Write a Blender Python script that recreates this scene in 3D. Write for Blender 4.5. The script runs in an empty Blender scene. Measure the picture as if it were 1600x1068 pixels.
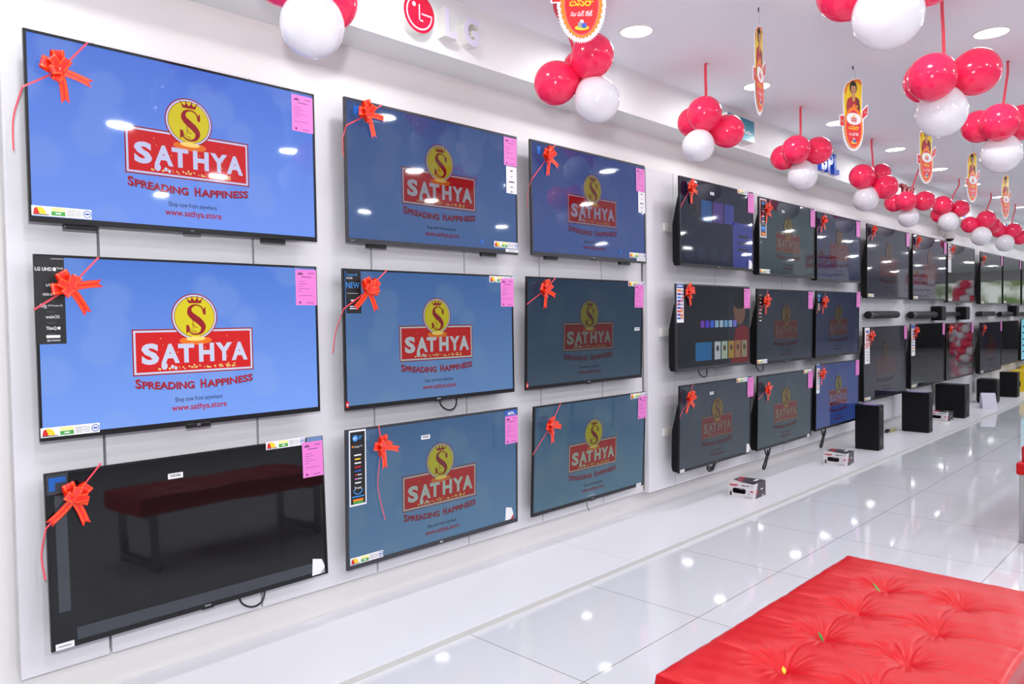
import bpy, math, random
from math import sin, cos, pi, radians, sqrt, atan2, hypot
from mathutils import Matrix, Vector

# ------------------------------------------------------------------ camera, world, light, exposure
scn = bpy.context.scene
COL = scn.collection
vs = scn.view_settings
scn.display_settings.display_device = 'sRGB'
vs.view_transform = 'Standard'
vs.look = 'None'
vs.gamma = 1.0
vs.use_curve_mapping = False
vs.exposure = 0.2

R = ((0.69983120, -0.71414756, -0.01515097), (0.03172958, 0.00988976, 0.99944756), (0.71360320, 0.69992532, -0.02958076))
CAM = Vector((0.0, -2.91736, 1.32424))
cd = bpy.data.cameras.new('camera')
cd.sensor_width = 36.0
cd.lens = 1167.34 / 1600 * 36
cd.clip_start = 0.05
cd.clip_end = 200
cam = bpy.data.objects.new('camera', cd)
m = Matrix.Identity(4)
for i in range(3):
    m[i][0] = R[0][i]
    m[i][1] = R[1][i]
    m[i][2] = -R[2][i]
    m[i][3] = CAM[i]
cam.matrix_world = m
COL.objects.link(cam)
scn.camera = cam

world = bpy.data.worlds.new('world')
world.use_nodes = True
scn.world = world
bg = world.node_tree.nodes['Background']
bg.inputs[0].default_value = (0.75, 0.82, 1.0, 1)
bg.inputs[1].default_value = 0.15

CEIL = 2.845
LAMP_W = 6.0
FLASH_W = 138.0


def lamp(name, kind, loc, power, size=0.2, color=(1, 1, 1), rot=(0, 0, 0)):
    l = bpy.data.lights.new(name, kind)
    l.energy = power
    l.color = color
    if kind == 'AREA':
        l.shape = 'DISK'
        l.size = size
    else:
        l.shadow_soft_size = size
    o = bpy.data.objects.new(name, l)
    o.location = loc
    o.rotation_euler = rot
    COL.objects.link(o)
    return o


# ceiling downlights: the two rows in view, plus unseen ones added as fill light
LAMP_X = [0.60 + 1.37 * k for k in range(22)]
for row, yy in enumerate((-0.60, -1.92, -3.3, -4.7, -6.2)):
    for k, xx in enumerate(LAMP_X):
        if (row > 2 or k > 11) and k % 2:
            continue
        lamp('downlight_and_fill', 'AREA', (xx, yy, CEIL - 0.03), LAMP_W * (0.85, 0.9, 1.7, 2.6, 2.6)[row] * (1.0 if xx < 6 else 0.72 if xx < 11 else 0.60 if k < 12 or row > 2 else 1.1), 0.16, (0.985, 1.0, 1.0))
# the photographer's flash, just above the camera
fl = lamp('camera_flash', 'SPOT', (-0.05, -2.93, 1.62), FLASH_W, 0.06, (0.985, 1.0, 0.995))
fl.data.spot_size = radians(160)
fl.data.spot_blend = 1.0
fl.rotation_euler = (Vector((2.0, 0, 1.7)) - fl.location).to_track_quat('-Z', 'Y').to_euler()


# ------------------------------------------------------------------ materials
def lin(c):
    r = []
    for v in c[:3]:
        v = v / 255.0
        r.append(v / 12.92 if v <= 0.04045 else ((v + 0.055) / 1.055) ** 2.4)
    return (r[0], r[1], r[2], 1.0)


MATS = {}


def mat(name, rgb=(200, 200, 200), rough=0.5, metal=0.0, spec=0.5, emit=None, es=1.0, bump=None, alpha=1.0, var=0.0, coat=0.0, sss=0.0):
    if name in MATS:
        return MATS[name]
    M = bpy.data.materials.new(name)
    M.use_nodes = True
    nt = M.node_tree
    b = nt.nodes['Principled BSDF']
    b.inputs['Base Color'].default_value = lin(rgb)
    b.inputs['Roughness'].default_value = rough
    b.inputs['Metallic'].default_value = metal
    b.inputs['Specular IOR Level'].default_value = spec
    b.inputs['Alpha'].default_value = alpha
    b.inputs['Coat Weight'].default_value = coat
    b.inputs['Coat Roughness'].default_value = 0.05
    if sss:
        b.inputs['Subsurface Weight'].default_value = sss
        b.inputs['Subsurface Radius'].default_value = (0.05, 0.03, 0.03)
    if emit:
        b.inputs['Emission Color'].default_value = lin(emit)
        b.inputs['Emission Strength'].default_value = es
    if bump or var:
        tc = nt.nodes.new('ShaderNodeTexCoord')
        nz = nt.nodes.new('ShaderNodeTexNoise')
        nz.inputs['Scale'].default_value = bump[0] if bump else 8.0
        nz.inputs['Detail'].default_value = 4
        nt.links.new(tc.outputs['Object'], nz.inputs['Vector'])
        if bump:
            bp_ = nt.nodes.new('ShaderNodeBump')
            bp_.inputs['Strength'].default_value = bump[1]
            bp_.inputs['Distance'].default_value = bump[2] if len(bump) > 2 else 0.01
            nt.links.new(nz.outputs['Fac'], bp_.inputs['Height'])
            nt.links.new(bp_.outputs['Normal'], b.inputs['Normal'])
        if var:
            n2 = nt.nodes.new('ShaderNodeTexNoise')
            n2.inputs['Scale'].default_value = 3.0
            nt.links.new(tc.outputs['Object'], n2.inputs['Vector'])
            rp = nt.nodes.new('ShaderNodeMix')
            rp.data_type = 'RGBA'
            c = lin(rgb)
            rp.inputs[6].default_value = tuple(x * (1 - var) for x in c[:3]) + (1,)
            rp.inputs[7].default_value = tuple(min(1, x * (1 + var)) for x in c[:3]) + (1,)
            nt.links.new(n2.outputs['Fac'], rp.inputs[0])
            nt.links.new(rp.outputs[2], b.inputs['Base Color'])
    MATS[name] = M
    return M


def screen_mat(name, rgb, wallpaper=False):
    """lit LCD pixels under glossy glass; the object's own colour is that panel's brightness"""
    if name in MATS:
        return MATS[name]
    M = bpy.data.materials.new(name)
    M.use_nodes = True
    nt = M.node_tree
    b = nt.nodes['Principled BSDF']
    b.inputs['Base Color'].default_value = (0.006, 0.006, 0.007, 1)
    b.inputs['Roughness'].default_value = 0.035
    b.inputs['Specular IOR Level'].default_value = 0.5
    oi = nt.nodes.new('ShaderNodeObjectInfo')
    mx = nt.nodes.new('ShaderNodeMix')
    mx.data_type = 'RGBA'
    mx.blend_type = 'MULTIPLY'
    mx.inputs[0].default_value = 1.0
    nt.links.new(oi.outputs['Color'], mx.inputs[6])
    tc = nt.nodes.new('ShaderNodeTexCoord')
    if wallpaper:
        sp = nt.nodes.new('ShaderNodeSeparateXYZ')
        nt.links.new(tc.outputs['Object'], sp.inputs[0])
        mr = nt.nodes.new('ShaderNodeMapRange')
        mr.inputs[1].default_value = 0.30
        mr.inputs[2].default_value = -0.28
        nt.links.new(sp.outputs['Z'], mr.inputs[0])
        base = nt.nodes.new('ShaderNodeMix')
        base.data_type = 'RGBA'
        base.inputs[6].default_value = lin((76, 122, 218))
        base.inputs[7].default_value = lin((116, 160, 250))
        nt.links.new(mr.outputs[0], base.inputs[0])
        vo = nt.nodes.new('ShaderNodeTexVoronoi')
        vo.inputs['Scale'].default_value = 5.5
        nt.links.new(tc.outputs['Object'], vo.inputs['Vector'])
        r2 = nt.nodes.new('ShaderNodeMapRange')
        r2.inputs[1].default_value = 0.30
        r2.inputs[2].default_value = 0.42
        r2.inputs[3].default_value = 0.22
        r2.inputs[4].default_value = 0.0
        nt.links.new(vo.outputs['Distance'], r2.inputs[0])
        bk = nt.nodes.new('ShaderNodeMix')
        bk.data_type = 'RGBA'
        bk.inputs[7].default_value = lin((140, 172, 235))
        nt.links.new(r2.outputs[0], bk.inputs[0])
        nt.links.new(base.outputs[2], bk.inputs[6])
        nt.links.new(bk.outputs[2], mx.inputs[7])
    else:
        mx.inputs[7].default_value = lin(rgb)
    nt.links.new(mx.outputs[2], b.inputs['Emission Color'])
    b.inputs['Emission Strength'].default_value = 1.0
    nz = nt.nodes.new('ShaderNodeTexNoise')
    nz.inputs['Scale'].default_value = 3.0
    nz.inputs['Detail'].default_value = 1.0
    nt.links.new(tc.outputs['Object'], nz.inputs['Vector'])
    bm_ = nt.nodes.new('ShaderNodeBump')
    bm_.inputs['Strength'].default_value = 0.05
    bm_.inputs['Distance'].default_value = 0.02
    nt.links.new(nz.outputs['Fac'], bm_.inputs['Height'])
    nt.links.new(bm_.outputs['Normal'], b.inputs['Normal'])
    MATS[name] = M
    return M


def floor_mat():
    M = bpy.data.materials.new('polished_tile')
    M.use_nodes = True
    nt = M.node_tree
    b = nt.nodes['Principled BSDF']
    tc = nt.nodes.new('ShaderNodeTexCoord')
    mp = nt.nodes.new('ShaderNodeMapping')
    mp.inputs['Location'].default_value = (-2.8895, 1.208, 0)
    nt.links.new(tc.outputs['Object'], mp.inputs['Vector'])
    br = nt.nodes.new('ShaderNodeTexBrick')
    br.offset = 0.0
    br.squash = 1.0
    br.inputs['Scale'].default_value = 1.0
    br.inputs['Brick Width'].default_value = 0.8
    br.inputs['Row Height'].default_value = 0.8
    br.inputs['Mortar Size'].default_value = 0.0018
    br.inputs['Mortar Smooth'].default_value = 0.0
    br.inputs['Color1'].default_value = lin((214, 215, 221))
    br.inputs['Color2'].default_value = lin((210, 211, 218))
    br.inputs['Mortar'].default_value = lin((128, 118, 104))
    nt.links.new(mp.outputs['Vector'], br.inputs['Vector'])
    nt.links.new(br.outputs['Color'], b.inputs['Base Color'])
    b.inputs['Roughness'].default_value = 0.045
    b.inputs['Specular IOR Level'].default_value = 0.5
    return M


# ------------------------------------------------------------------ mesh builder
class MB:
    def __init__(s):
        s.v, s.f, s.mi, s.ms, s.sm = [], [], [], [], []

    def _m(s, M):
        if M not in s.ms:
            s.ms.append(M)
        return s.ms.index(M)

    def add(s, vs_, fs, M, smooth=False):
        o = len(s.v)
        s.v += [tuple(p) for p in vs_]
        k = s._m(M)
        for f in fs:
            s.f.append(tuple(i + o for i in f))
            s.mi.append(k)
            s.sm.append(smooth)

    def box(s, x0, x1, y0, y1, z0, z1, M, bev=0.0):
        if bev <= 0:
            vs_ = [(x0, y0, z0), (x1, y0, z0), (x1, y1, z0), (x0, y1, z0), (x0, y0, z1), (x1, y0, z1), (x1, y1, z1), (x0, y1, z1)]
            fs = [(0, 3, 2, 1), (4, 5, 6, 7), (0, 1, 5, 4), (1, 2, 6, 5), (2, 3, 7, 6), (3, 0, 4, 7)]
            s.add(vs_, fs, M)
            return
        import bmesh
        bm = bmesh.new()
        bmesh.ops.create_cube(bm, size=1.0)
        for v in bm.verts:
            v.co = ((x0 + x1) / 2 + v.co.x * (x1 - x0), (y0 + y1) / 2 + v.co.y * (y1 - y0), (z0 + z1) / 2 + v.co.z * (z1 - z0))
        bmesh.ops.bevel(bm, geom=list(bm.edges), offset=bev, segments=3, affect='EDGES', profile=0.5)
        bm.verts.index_update()
        s.add([v.co[:] for v in bm.verts], [[v.index for v in f.verts] for f in bm.faces], M)
        bm.free()

    # flat shapes on the x-z plane, facing -y
    def rect(s, x0, x1, z0, z1, y, M):
        s.add([(x0, y, z0), (x1, y, z0), (x1, y, z1), (x0, y, z1)], [(0, 1, 2, 3)], M)

    def poly(s, pts, y, M):
        s.add([(p[0], y, p[1]) for p in pts], [tuple(range(len(pts)))], M)

    def disc(s, cx, cz, rx, y, M, rz=None, n=40, r0=0.0, a0=0.0, a1=2 * pi):
        rz = rz or rx
        if r0 <= 0:
            s.poly([(cx + rx * cos(a0 + (a1 - a0) * i / n), cz + rz * sin(a0 + (a1 - a0) * i / n)) for i in range(n)], y, M)
        else:
            vs_, fs = [], []
            for i in range(n + 1):
                a = a0 + (a1 - a0) * i / n
                vs_ += [(cx + rx * cos(a), y, cz + rz * sin(a)), (cx + r0 * cos(a), y, cz + r0 * rz / rx * sin(a))]
            for i in range(n):
                fs.append((2 * i + 1, 2 * i, 2 * i + 2, 2 * i + 3)[::-1])
            s.add(vs_, fs, M)

    def stroke(s, pts, wd, y, M):
        """flat stroke of varying width through 2-D points"""
        n = len(pts)
        if not hasattr(wd, '__len__'):
            wd = [wd] * n
        vs_, fs = [], []
        for i, p in enumerate(pts):
            a = pts[max(0, i - 1)]
            b = pts[min(n - 1, i + 1)]
            dx, dz = b[0] - a[0], b[1] - a[1]
            l = hypot(dx, dz) or 1
            nx, nz = -dz / l * wd[i] / 2, dx / l * wd[i] / 2
            vs_ += [(p[0] + nx, y, p[1] + nz), (p[0] - nx, y, p[1] - nz)]
        for i in range(n - 1):
            fs.append((2 * i + 1, 2 * i + 3, 2 * i + 2, 2 * i))
        s.add(vs_, fs, M)

    def extr(s, pts, y0, y1, M, Mside=None):
        """prism of a convex-or-not 2-D outline between y0 (front) and y1"""
        n = len(pts)
        s.poly(pts, y0, M)
        s.add([(p[0], y1, p[1]) for p in pts], [tuple(range(n))[::-1]], Mside or M)
        vs_ = [(p[0], y0, p[1]) for p in pts] + [(p[0], y1, p[1]) for p in pts]
        s.add(vs_, [(i, i + n, (i + 1) % n + n, (i + 1) % n) for i in range(n)], Mside or M)

    def cyl(s, c, r, axis, a, b, M, n=32, r2=None, smooth=True, cap=True):
        r2 = r if r2 is None else r2
        vs_ = []
        for k, (t, rr) in enumerate(((a, r), (b, r2))):
            for i in range(n):
                u, w = rr * cos(2 * pi * i / n), rr * sin(2 * pi * i / n)
                if axis == 'z':
                    vs_.append((c[0] + u, c[1] + w, t))
                elif axis == 'y':
                    vs_.append((c[0] + u, t, c[1] + w))
                else:
                    vs_.append((t, c[0] + u, c[1] + w))
        s.add(vs_, [(i, (i + 1) % n, (i + 1) % n + n, i + n) for i in range(n)], M, smooth)
        if cap:
            s.add(vs_, [tuple(range(n))[::-1], tuple(range(n, 2 * n))], M)

    def tube(s, pts, r, M, n=8):
        P = [Vector(p) for p in pts]
        ring, fs = [], []
        up = None
        for i, p in enumerate(P):
            t = (P[min(i + 1, len(P) - 1)] - P[max(i - 1, 0)]).normalized()
            if up is None:
                up = Vector((0, 0, 1)) if abs(t.z) < .9 else Vector((1, 0, 0))
            a = (up - t * up.dot(t))
            if a.length < 1e-5:
                a = t.orthogonal()
            a.normalize()
            up = a
            b = t.cross(a)
            for k in range(n):
                ring.append(p + a * r * cos(2 * pi * k / n) + b * r * sin(2 * pi * k / n))
        for i in range(len(P) - 1):
            for k in range(n):
                fs.append((i * n + k, i * n + (k + 1) % n, (i + 1) * n + (k + 1) % n, (i + 1) * n + k))
        fs += [tuple(range(n))[::-1], tuple(range((len(P) - 1) * n, len(P) * n))]
        s.add(ring, fs, M, True)

    def lathe(s, prof, M, n=32, mtx=None):
        """profile of (radius, z) spun about z, optionally moved by a matrix"""
        vs_, fs = [], []
        for r, z in prof:
            for i in range(n):
                p = Vector((r * cos(2 * pi * i / n), r * sin(2 * pi * i / n), z))
                vs_.append(mtx @ p if mtx else p)
        for j in range(len(prof) - 1):
            for i in range(n):
                fs.append((j * n + i, j * n + (i + 1) % n, (j + 1) * n + (i + 1) % n, (j + 1) * n + i))
        s.add(vs_, fs, M, True)

    def band(s, pts, side, wd, M, thick=0.0):
        """ribbon: 3-D path, width along `side` vectors"""
        vs_, fs = [], []
        for i, p in enumerate(pts):
            sv = Vector(side[i] if isinstance(side, list) else side).normalized() * wd / 2
            vs_ += [Vector(p) + sv, Vector(p) - sv]
        for i in range(len(pts) - 1):
            fs.append((2 * i, 2 * i + 1, 2 * i + 3, 2 * i + 2))
        s.add(vs_, fs, M, True)

    def text(s, st, x, z, h, y, M, align='c', bold=0.0, width=None, bend=0.0, depth=0.0, Mside=None):
        """text whose capital height is h; (x, z) = left/centre/right of baseline"""
        v2, fs, (x0, x1) = glyphs(st, bold)
        k = h / 0.69
        kx = k if width is None else width / max(1e-6, (x1 - x0))
        w = (x1 - x0) * kx
        ox = x - (w / 2 if align == 'c' else 0 if align == 'l' else w)
        pts = []
        for a, b in v2:
            X = ox + (a - x0) * kx
            Z = z + b * k
            if bend:
                Z += bend * ((X - x) / (w / 2)) ** 2
            pts.append((X, y, Z))
        s.add(pts, fs, M)
        if depth:
            n = len(pts)
            cnt = {}
            for f in fs:
                for i in range(len(f)):
                    e = (f[i], f[(i + 1) % len(f)])
                    cnt[e] = cnt.get(e, 0) + 1
            bd = [e for e in cnt if (e[1], e[0]) not in cnt]
            al = pts + [(p[0], p[1] + depth, p[2]) for p in pts]
            s.add(al, [(e[1], e[0], e[0] + n, e[1] + n) for e in bd], Mside or M)

    def build(s, name, parent=None, loc=None, rot=None, color=None):
        me = bpy.data.meshes.new(name)
        me.from_pydata([tuple(v) for v in s.v], [], s.f)
        for M in s.ms:
            me.materials.append(M)
        me.polygons.foreach_set('material_index', s.mi)
        me.polygons.foreach_set('use_smooth', s.sm)
        me.update()
        return link(name, me, parent, loc, rot, color)


def link(name, me, parent=None, loc=None, rot=None, color=None):
    o = bpy.data.objects.new(name, me)
    COL.objects.link(o)
    if parent:
        o.parent = parent
    if loc:
        o.location = loc
    if rot:
        o.rotation_euler = rot
    if color:
        o.color = color
    return o


GL = {}


def glyphs(st, bold=0.0):
    key = (st, bold)
    if key in GL:
        return GL[key]
    c = bpy.data.curves.new('txt', 'FONT')
    c.body = st
    c.resolution_u = 3
    c.offset = bold
    o = bpy.data.objects.new('txt', c)
    COL.objects.link(o)
    dg = bpy.context.evaluated_depsgraph_get()
    me = bpy.data.meshes.new_from_object(o.evaluated_get(dg))
    v2 = [(v.co.x, v.co.y) for v in me.vertices]
    fs = []
    for p in me.polygons:
        f = list(p.vertices)
        ar = sum(v2[f[i]][0] * v2[f[(i + 1) % len(f)]][1] - v2[f[(i + 1) % len(f)]][0] * v2[f[i]][1] for i in range(len(f)))
        fs.append(tuple(f if ar > 0 else f[::-1]))
    xs = [v[0] for v in v2] or [0, 1]
    GL[key] = (v2, fs, (min(xs), max(xs)))
    bpy.data.objects.remove(o)
    bpy.data.curves.remove(c)
    bpy.data.meshes.remove(me)
    return GL[key]


def tag(o, label, cat, group=None):
    o['label'] = label
    o['category'] = cat
    if group:
        o['group'] = group
    return o


def empty(name, loc, label, cat, group=None, rot=(0, 0, 0)):
    o = bpy.data.objects.new(name, None)
    o.location = loc
    o.rotation_euler = rot
    o.empty_display_size = 0.05
    COL.objects.link(o)
    return tag(o, label, cat, group)


def struct(mb, name):
    o = mb.build(name)
    o['kind'] = 'structure'
    return o


# shared materials
WALL = mat('white_paint', (233, 229, 229), 0.6, bump=(60, 0.05), var=0.01)
PANEL = mat('white_laminate', (228, 226, 231), 0.35, spec=0.4, var=0.008)
CEILM = mat('ceiling_paint', (236, 237, 243), 0.7)
FASC = mat('fascia_paint', (232, 233, 233), 0.5)
GAP = mat('channel_grey', (150, 148, 148), 0.45)
SLOT = mat('slot_dark', (45, 44, 46), 0.6)
BLK = mat('black_plastic', (14, 14, 16), 0.3)
BLKM = mat('matt_black', (9, 9, 12), 0.5, spec=0.25)
DGR = mat('dark_grey_trim', (52, 52, 58), 0.3)
STEEL = mat('brushed_steel', (190, 188, 186), 0.22, 1.0)
WHT = mat('white_print', (236, 234, 236), 0.45)
WHP = mat('white_plastic', (232, 230, 224), 0.4)
PINK = mat('pink_paper', (232, 126, 204), 0.35)
PINKD = mat('pink_paper_print', (130, 60, 120), 0.5)
RED = mat('print_red', (206, 30, 36), 0.4)
YEL = mat('print_yellow', (248, 206, 40), 0.4)
PYEL = mat('print_pale_yellow', (246, 236, 150), 0.4)
GRN = mat('print_green', (60, 160, 60), 0.4)
BLU = mat('print_blue', (46, 92, 180), 0.4)
LBLU = mat('print_light_blue', (60, 150, 230), 0.4)
ORG = mat('print_orange', (244, 130, 30), 0.4)
GRY = mat('print_grey', (150, 150, 155), 0.5)
INK = mat('print_black', (22, 22, 24), 0.4)
RIB = mat('pink_red_ribbon', (236, 74, 92), 0.3)
BOW = mat('satin_red_ribbon', (250, 44, 24), 0.25, coat=0.5)
GOLD = mat('gold_stripe', (250, 150, 40), 0.25)
TAPE = mat('clear_film', (200, 215, 235), 0.08, alpha=0.07)
BTAPE = mat('blue_film', (40, 110, 210), 0.2, alpha=0.7)

# ------------------------------------------------------------------ room shell
b = MB()
b.box(-4, 32, -9, 0.1, -0.1, 0, floor_mat())
struct(b, 'floor')
b = MB()
b.box(-4, 32, -9, 0.1, CEIL, CEIL + 0.1, CEILM)
struct(b, 'ceiling')
b = MB()
b.box(-4, 32, 0, 0.1, 0, CEIL, WALL)
struct(b, 'wall_back')
OPP = mat('far_side_paint', (188, 190, 196), 0.6, var=0.06)
b = MB()
b.box(-4, 32, -9.1, -9, 0, CEIL, OPP)
struct(b, 'wall_front')
b = MB()
b.box(-4.1, -4, -9, 0.1, 0, CEIL, WALL)
struct(b, 'wall_left')
b = MB()
b.box(32, 32.1, -9, -7.2, 0, CEIL, WALL)
b.box(32, 32.1, -1.0, 0.1, 0, CEIL, WALL)
b.box(32, 32.1, -7.2, -1.0, 2.5, CEIL, WALL)
b.box(32, 32.1, -7.2, -1.0, 0, 1.35, mat('added_dark_wall', (58, 56, 60), .6))  # unseen dark lower wall, added to keep reflections in the far screens dark
struct(b, 'wall_right')
# shop front glazing at the far right, daylight and greenery outside
WIN = bpy.data.materials.new('daylit_street')
WIN.use_nodes = True
nt = WIN.node_tree
bs = nt.nodes['Principled BSDF']
bs.inputs['Base Color'].default_value = (0, 0, 0, 1)
tc = nt.nodes.new('ShaderNodeTexCoord')
nz = nt.nodes.new('ShaderNodeTexNoise')
nz.inputs['Scale'].default_value = 1.6
nz.inputs['Detail'].default_value = 5
nt.links.new(tc.outputs['Object'], nz.inputs['Vector'])
cr = nt.nodes.new('ShaderNodeValToRGB')
cr.color_ramp.elements[0].position = 0.42
cr.color_ramp.elements[0].color = lin((110, 134, 84))
cr.color_ramp.elements[1].position = 0.6
cr.color_ramp.elements[1].color = lin((235, 244, 240))
nt.links.new(nz.outputs['Fac'], cr.inputs[0])
nt.links.new(cr.outputs[0], bs.inputs['Emission Color'])
bs.inputs['Emission Strength'].default_value = 1.3
for k in range(3):
    b = MB()
    y0 = -7.1 + k * 2.05
    b.box(32.0, 32.03, y0, y0 + 1.95, 1.4, 2.45, WIN)
    for (a0, a1, c0, c1) in ((y0 - .05, y0, 1.35, 2.5), (y0 + 1.95, y0 + 2.0, 1.35, 2.5)):
        b.box(31.97, 32.05, a0, a1, c0, c1, STEEL)
    b.box(31.97, 32.05, y0, y0 + 1.95, 2.45, 2.5, STEEL)
    struct(b, 'window_%d' % (k + 1))

# bulkhead above the display wall
FY = -0.2205
b = MB()
b.box(-4, 32, FY, 0, 2.572, CEIL, FASC)
struct(b, 'trim_1')


# laminate boards with slotted channels between
def panels(name, x0, seams, x1, yf, yb, z0, z1, gap):
    b = MB()
    xs = [x0] + seams + [x1]
    b.box(x0 + .01, x1 - .01, yb + .006, 0, z0 + .01, z1 - .01, gap[1])
    for i in range(len(xs) - 1):
        a = xs[i] + (gap[0] / 2 if i else 0)
        c = xs[i + 1] - (gap[0] / 2 if i < len(xs) - 2 else 0)
        b.box(a, c, yf, yb + .004, z0, z1, PANEL, 0.0015)
    for sx in seams:
        z = z0 + .08
        while z < z1 - .08:
            b.box(sx - .0025, sx + .0025, yb + .002, yb + .008, z, z + .035, SLOT)
            z += .16
    return struct(b, name)


GAPL = mat('channel_light', (196, 192, 188), 0.4)
panels('trim_2', 0.591, [0.864 + 0.5733 * k for k in range(6)], 4.163, -0.048, -0.026, 0.160, 2.315, (0.009, GAP))
panels('trim_3', 4.168, [4.493 + 0.5665 * k for k in range(26)], 19.2, -0.090, -0.060, 0.156, 2.315, (0.008, GAPL))

# ------------------------------------------------------------------ low display platform
b = MB()
xs = [-4.0, 0.83] + [3.27 + 2.44 * k for k in range(12)]
PLAT = mat('platform_laminate', (232, 232, 238), 0.32, spec=0.45, var=0.006)
EDGE = mat('platform_edge_band', (205, 202, 199), 0.45)
for i in range(len(xs) - 1):
    b.box(xs[i] + .0012, xs[i + 1] - .0012, -0.5935 + .03, -0.002, 0.0, 0.024, PLAT)
    b.box(xs[i] + .0012 - .12, xs[i + 1] - .0012 - .12, -0.5935 + .0005, -0.5635 - .0012, 0.0, 0.024, PLAT)
    b.box(xs[i] - .0012, xs[i + 1] - .0025, -0.5950, -0.5930, 0.0, 0.0225, EDGE)
o = b.build('display_platform')
tag(o, 'long low white platform on the floor under the television wall', 'platform')

# ------------------------------------------------------------------ downlights
LGT = mat('lit_diffuser', (255, 255, 255), 0.5, emit=(244, 248, 255), es=9.0)
LGP = [(0.60 + 1.37 * k, -0.60, 0) for k in range(2, 11)] + [(4.77, -1.92, 1), (6.14, -1.92, 1), (7.5, -1.92, 1)]
ORD = ['first', 'second', 'third', 'fourth', 'fifth', 'sixth', 'seventh', 'eighth', 'ninth', 'tenth', 'eleventh', 'twelfth']
lab_l = {0: 'round white ceiling downlight above the fascia, nearest of the near-wall row',
         9: 'round white ceiling downlight at the upper right, in the row farther from the wall'}
ring_me = disc_me = None
for i, (x, y, row) in enumerate(LGP):
    if i in lab_l:
        lb = lab_l[i]
    elif row == 0:
        lb = 'round white ceiling downlight, %s from the left in the row along the wall' % ORD[i]
    else:
        lb = 'round white ceiling downlight, %s of the row farther from the wall' % ORD[i - 9]
    e = empty('downlight', (x, y, CEIL), lb, 'ceiling light', 'round ceiling downlights')
    if ring_me is None:
        b = MB()
        b.lathe([(0.088, 0.0), (0.088, -0.006), (0.083, -0.008), (0.081, -0.004), (0.081, 0)], WHP, 40)
        ring_me = b.build('trim_ring', e).data
        b = MB()
        b.lathe([(0.0001, -0.004), (0.0805, -0.004)][::-1], LGT, 40)
        b.lathe([(0.0805, -0.004), (0.0805, 0)], LGT, 40)
        disc_me = b.build('diffuser', e).data
    else:
        link('trim_ring', ring_me, e)
        link('diffuser', disc_me, e)


# ------------------------------------------------------------------ televisions
def smooth_path(pts, n=8):
    out = []
    P = [pts[0]] + list(pts) + [pts[-1]]
    for i in range(1, len(P) - 2):
        for k in range(n):
            t = k / n
            q = []
            for d in range(len(pts[0])):
                a, b_, c, e_ = P[i - 1][d], P[i][d], P[i + 1][d], P[i + 2][d]
                q.append(0.5 * (2 * b_ + (c - a) * t + (2 * a - 5 * b_ + 4 * c - e_) * t * t + (3 * b_ - a - 3 * c + e_) * t ** 3))
            out.append(tuple(q))
    out.append(tuple(pts[-1]))
    return out


W0, H0 = 1.03, 0.604
S_WALL = screen_mat('lit_wallpaper', (0, 0, 0), True)
S_OFF = screen_mat('unlit_glass', (0, 0, 0))
S_DRED = screen_mat('lit_dark_red', (150, 22, 34))
S_RED = screen_mat('lit_red', (206, 24, 26))
S_WHITE = screen_mat('lit_pale_white', (200, 210, 244))
S_YEL = screen_mat('lit_yellow', (214, 204, 30))
S_GLOW = screen_mat('lit_glow', (255, 222, 120))
S_ORG = screen_mat('lit_orange', (232, 120, 30))
S_CRIM = screen_mat('lit_crimson', (170, 26, 48))
S_INK = screen_mat('lit_slate', (52, 62, 96))
S_DOT = screen_mat('lit_gold', (226, 214, 130))
S_PANE = dict(x0=-.506, x1=.506, z0=-.283, z1=.294)


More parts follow.
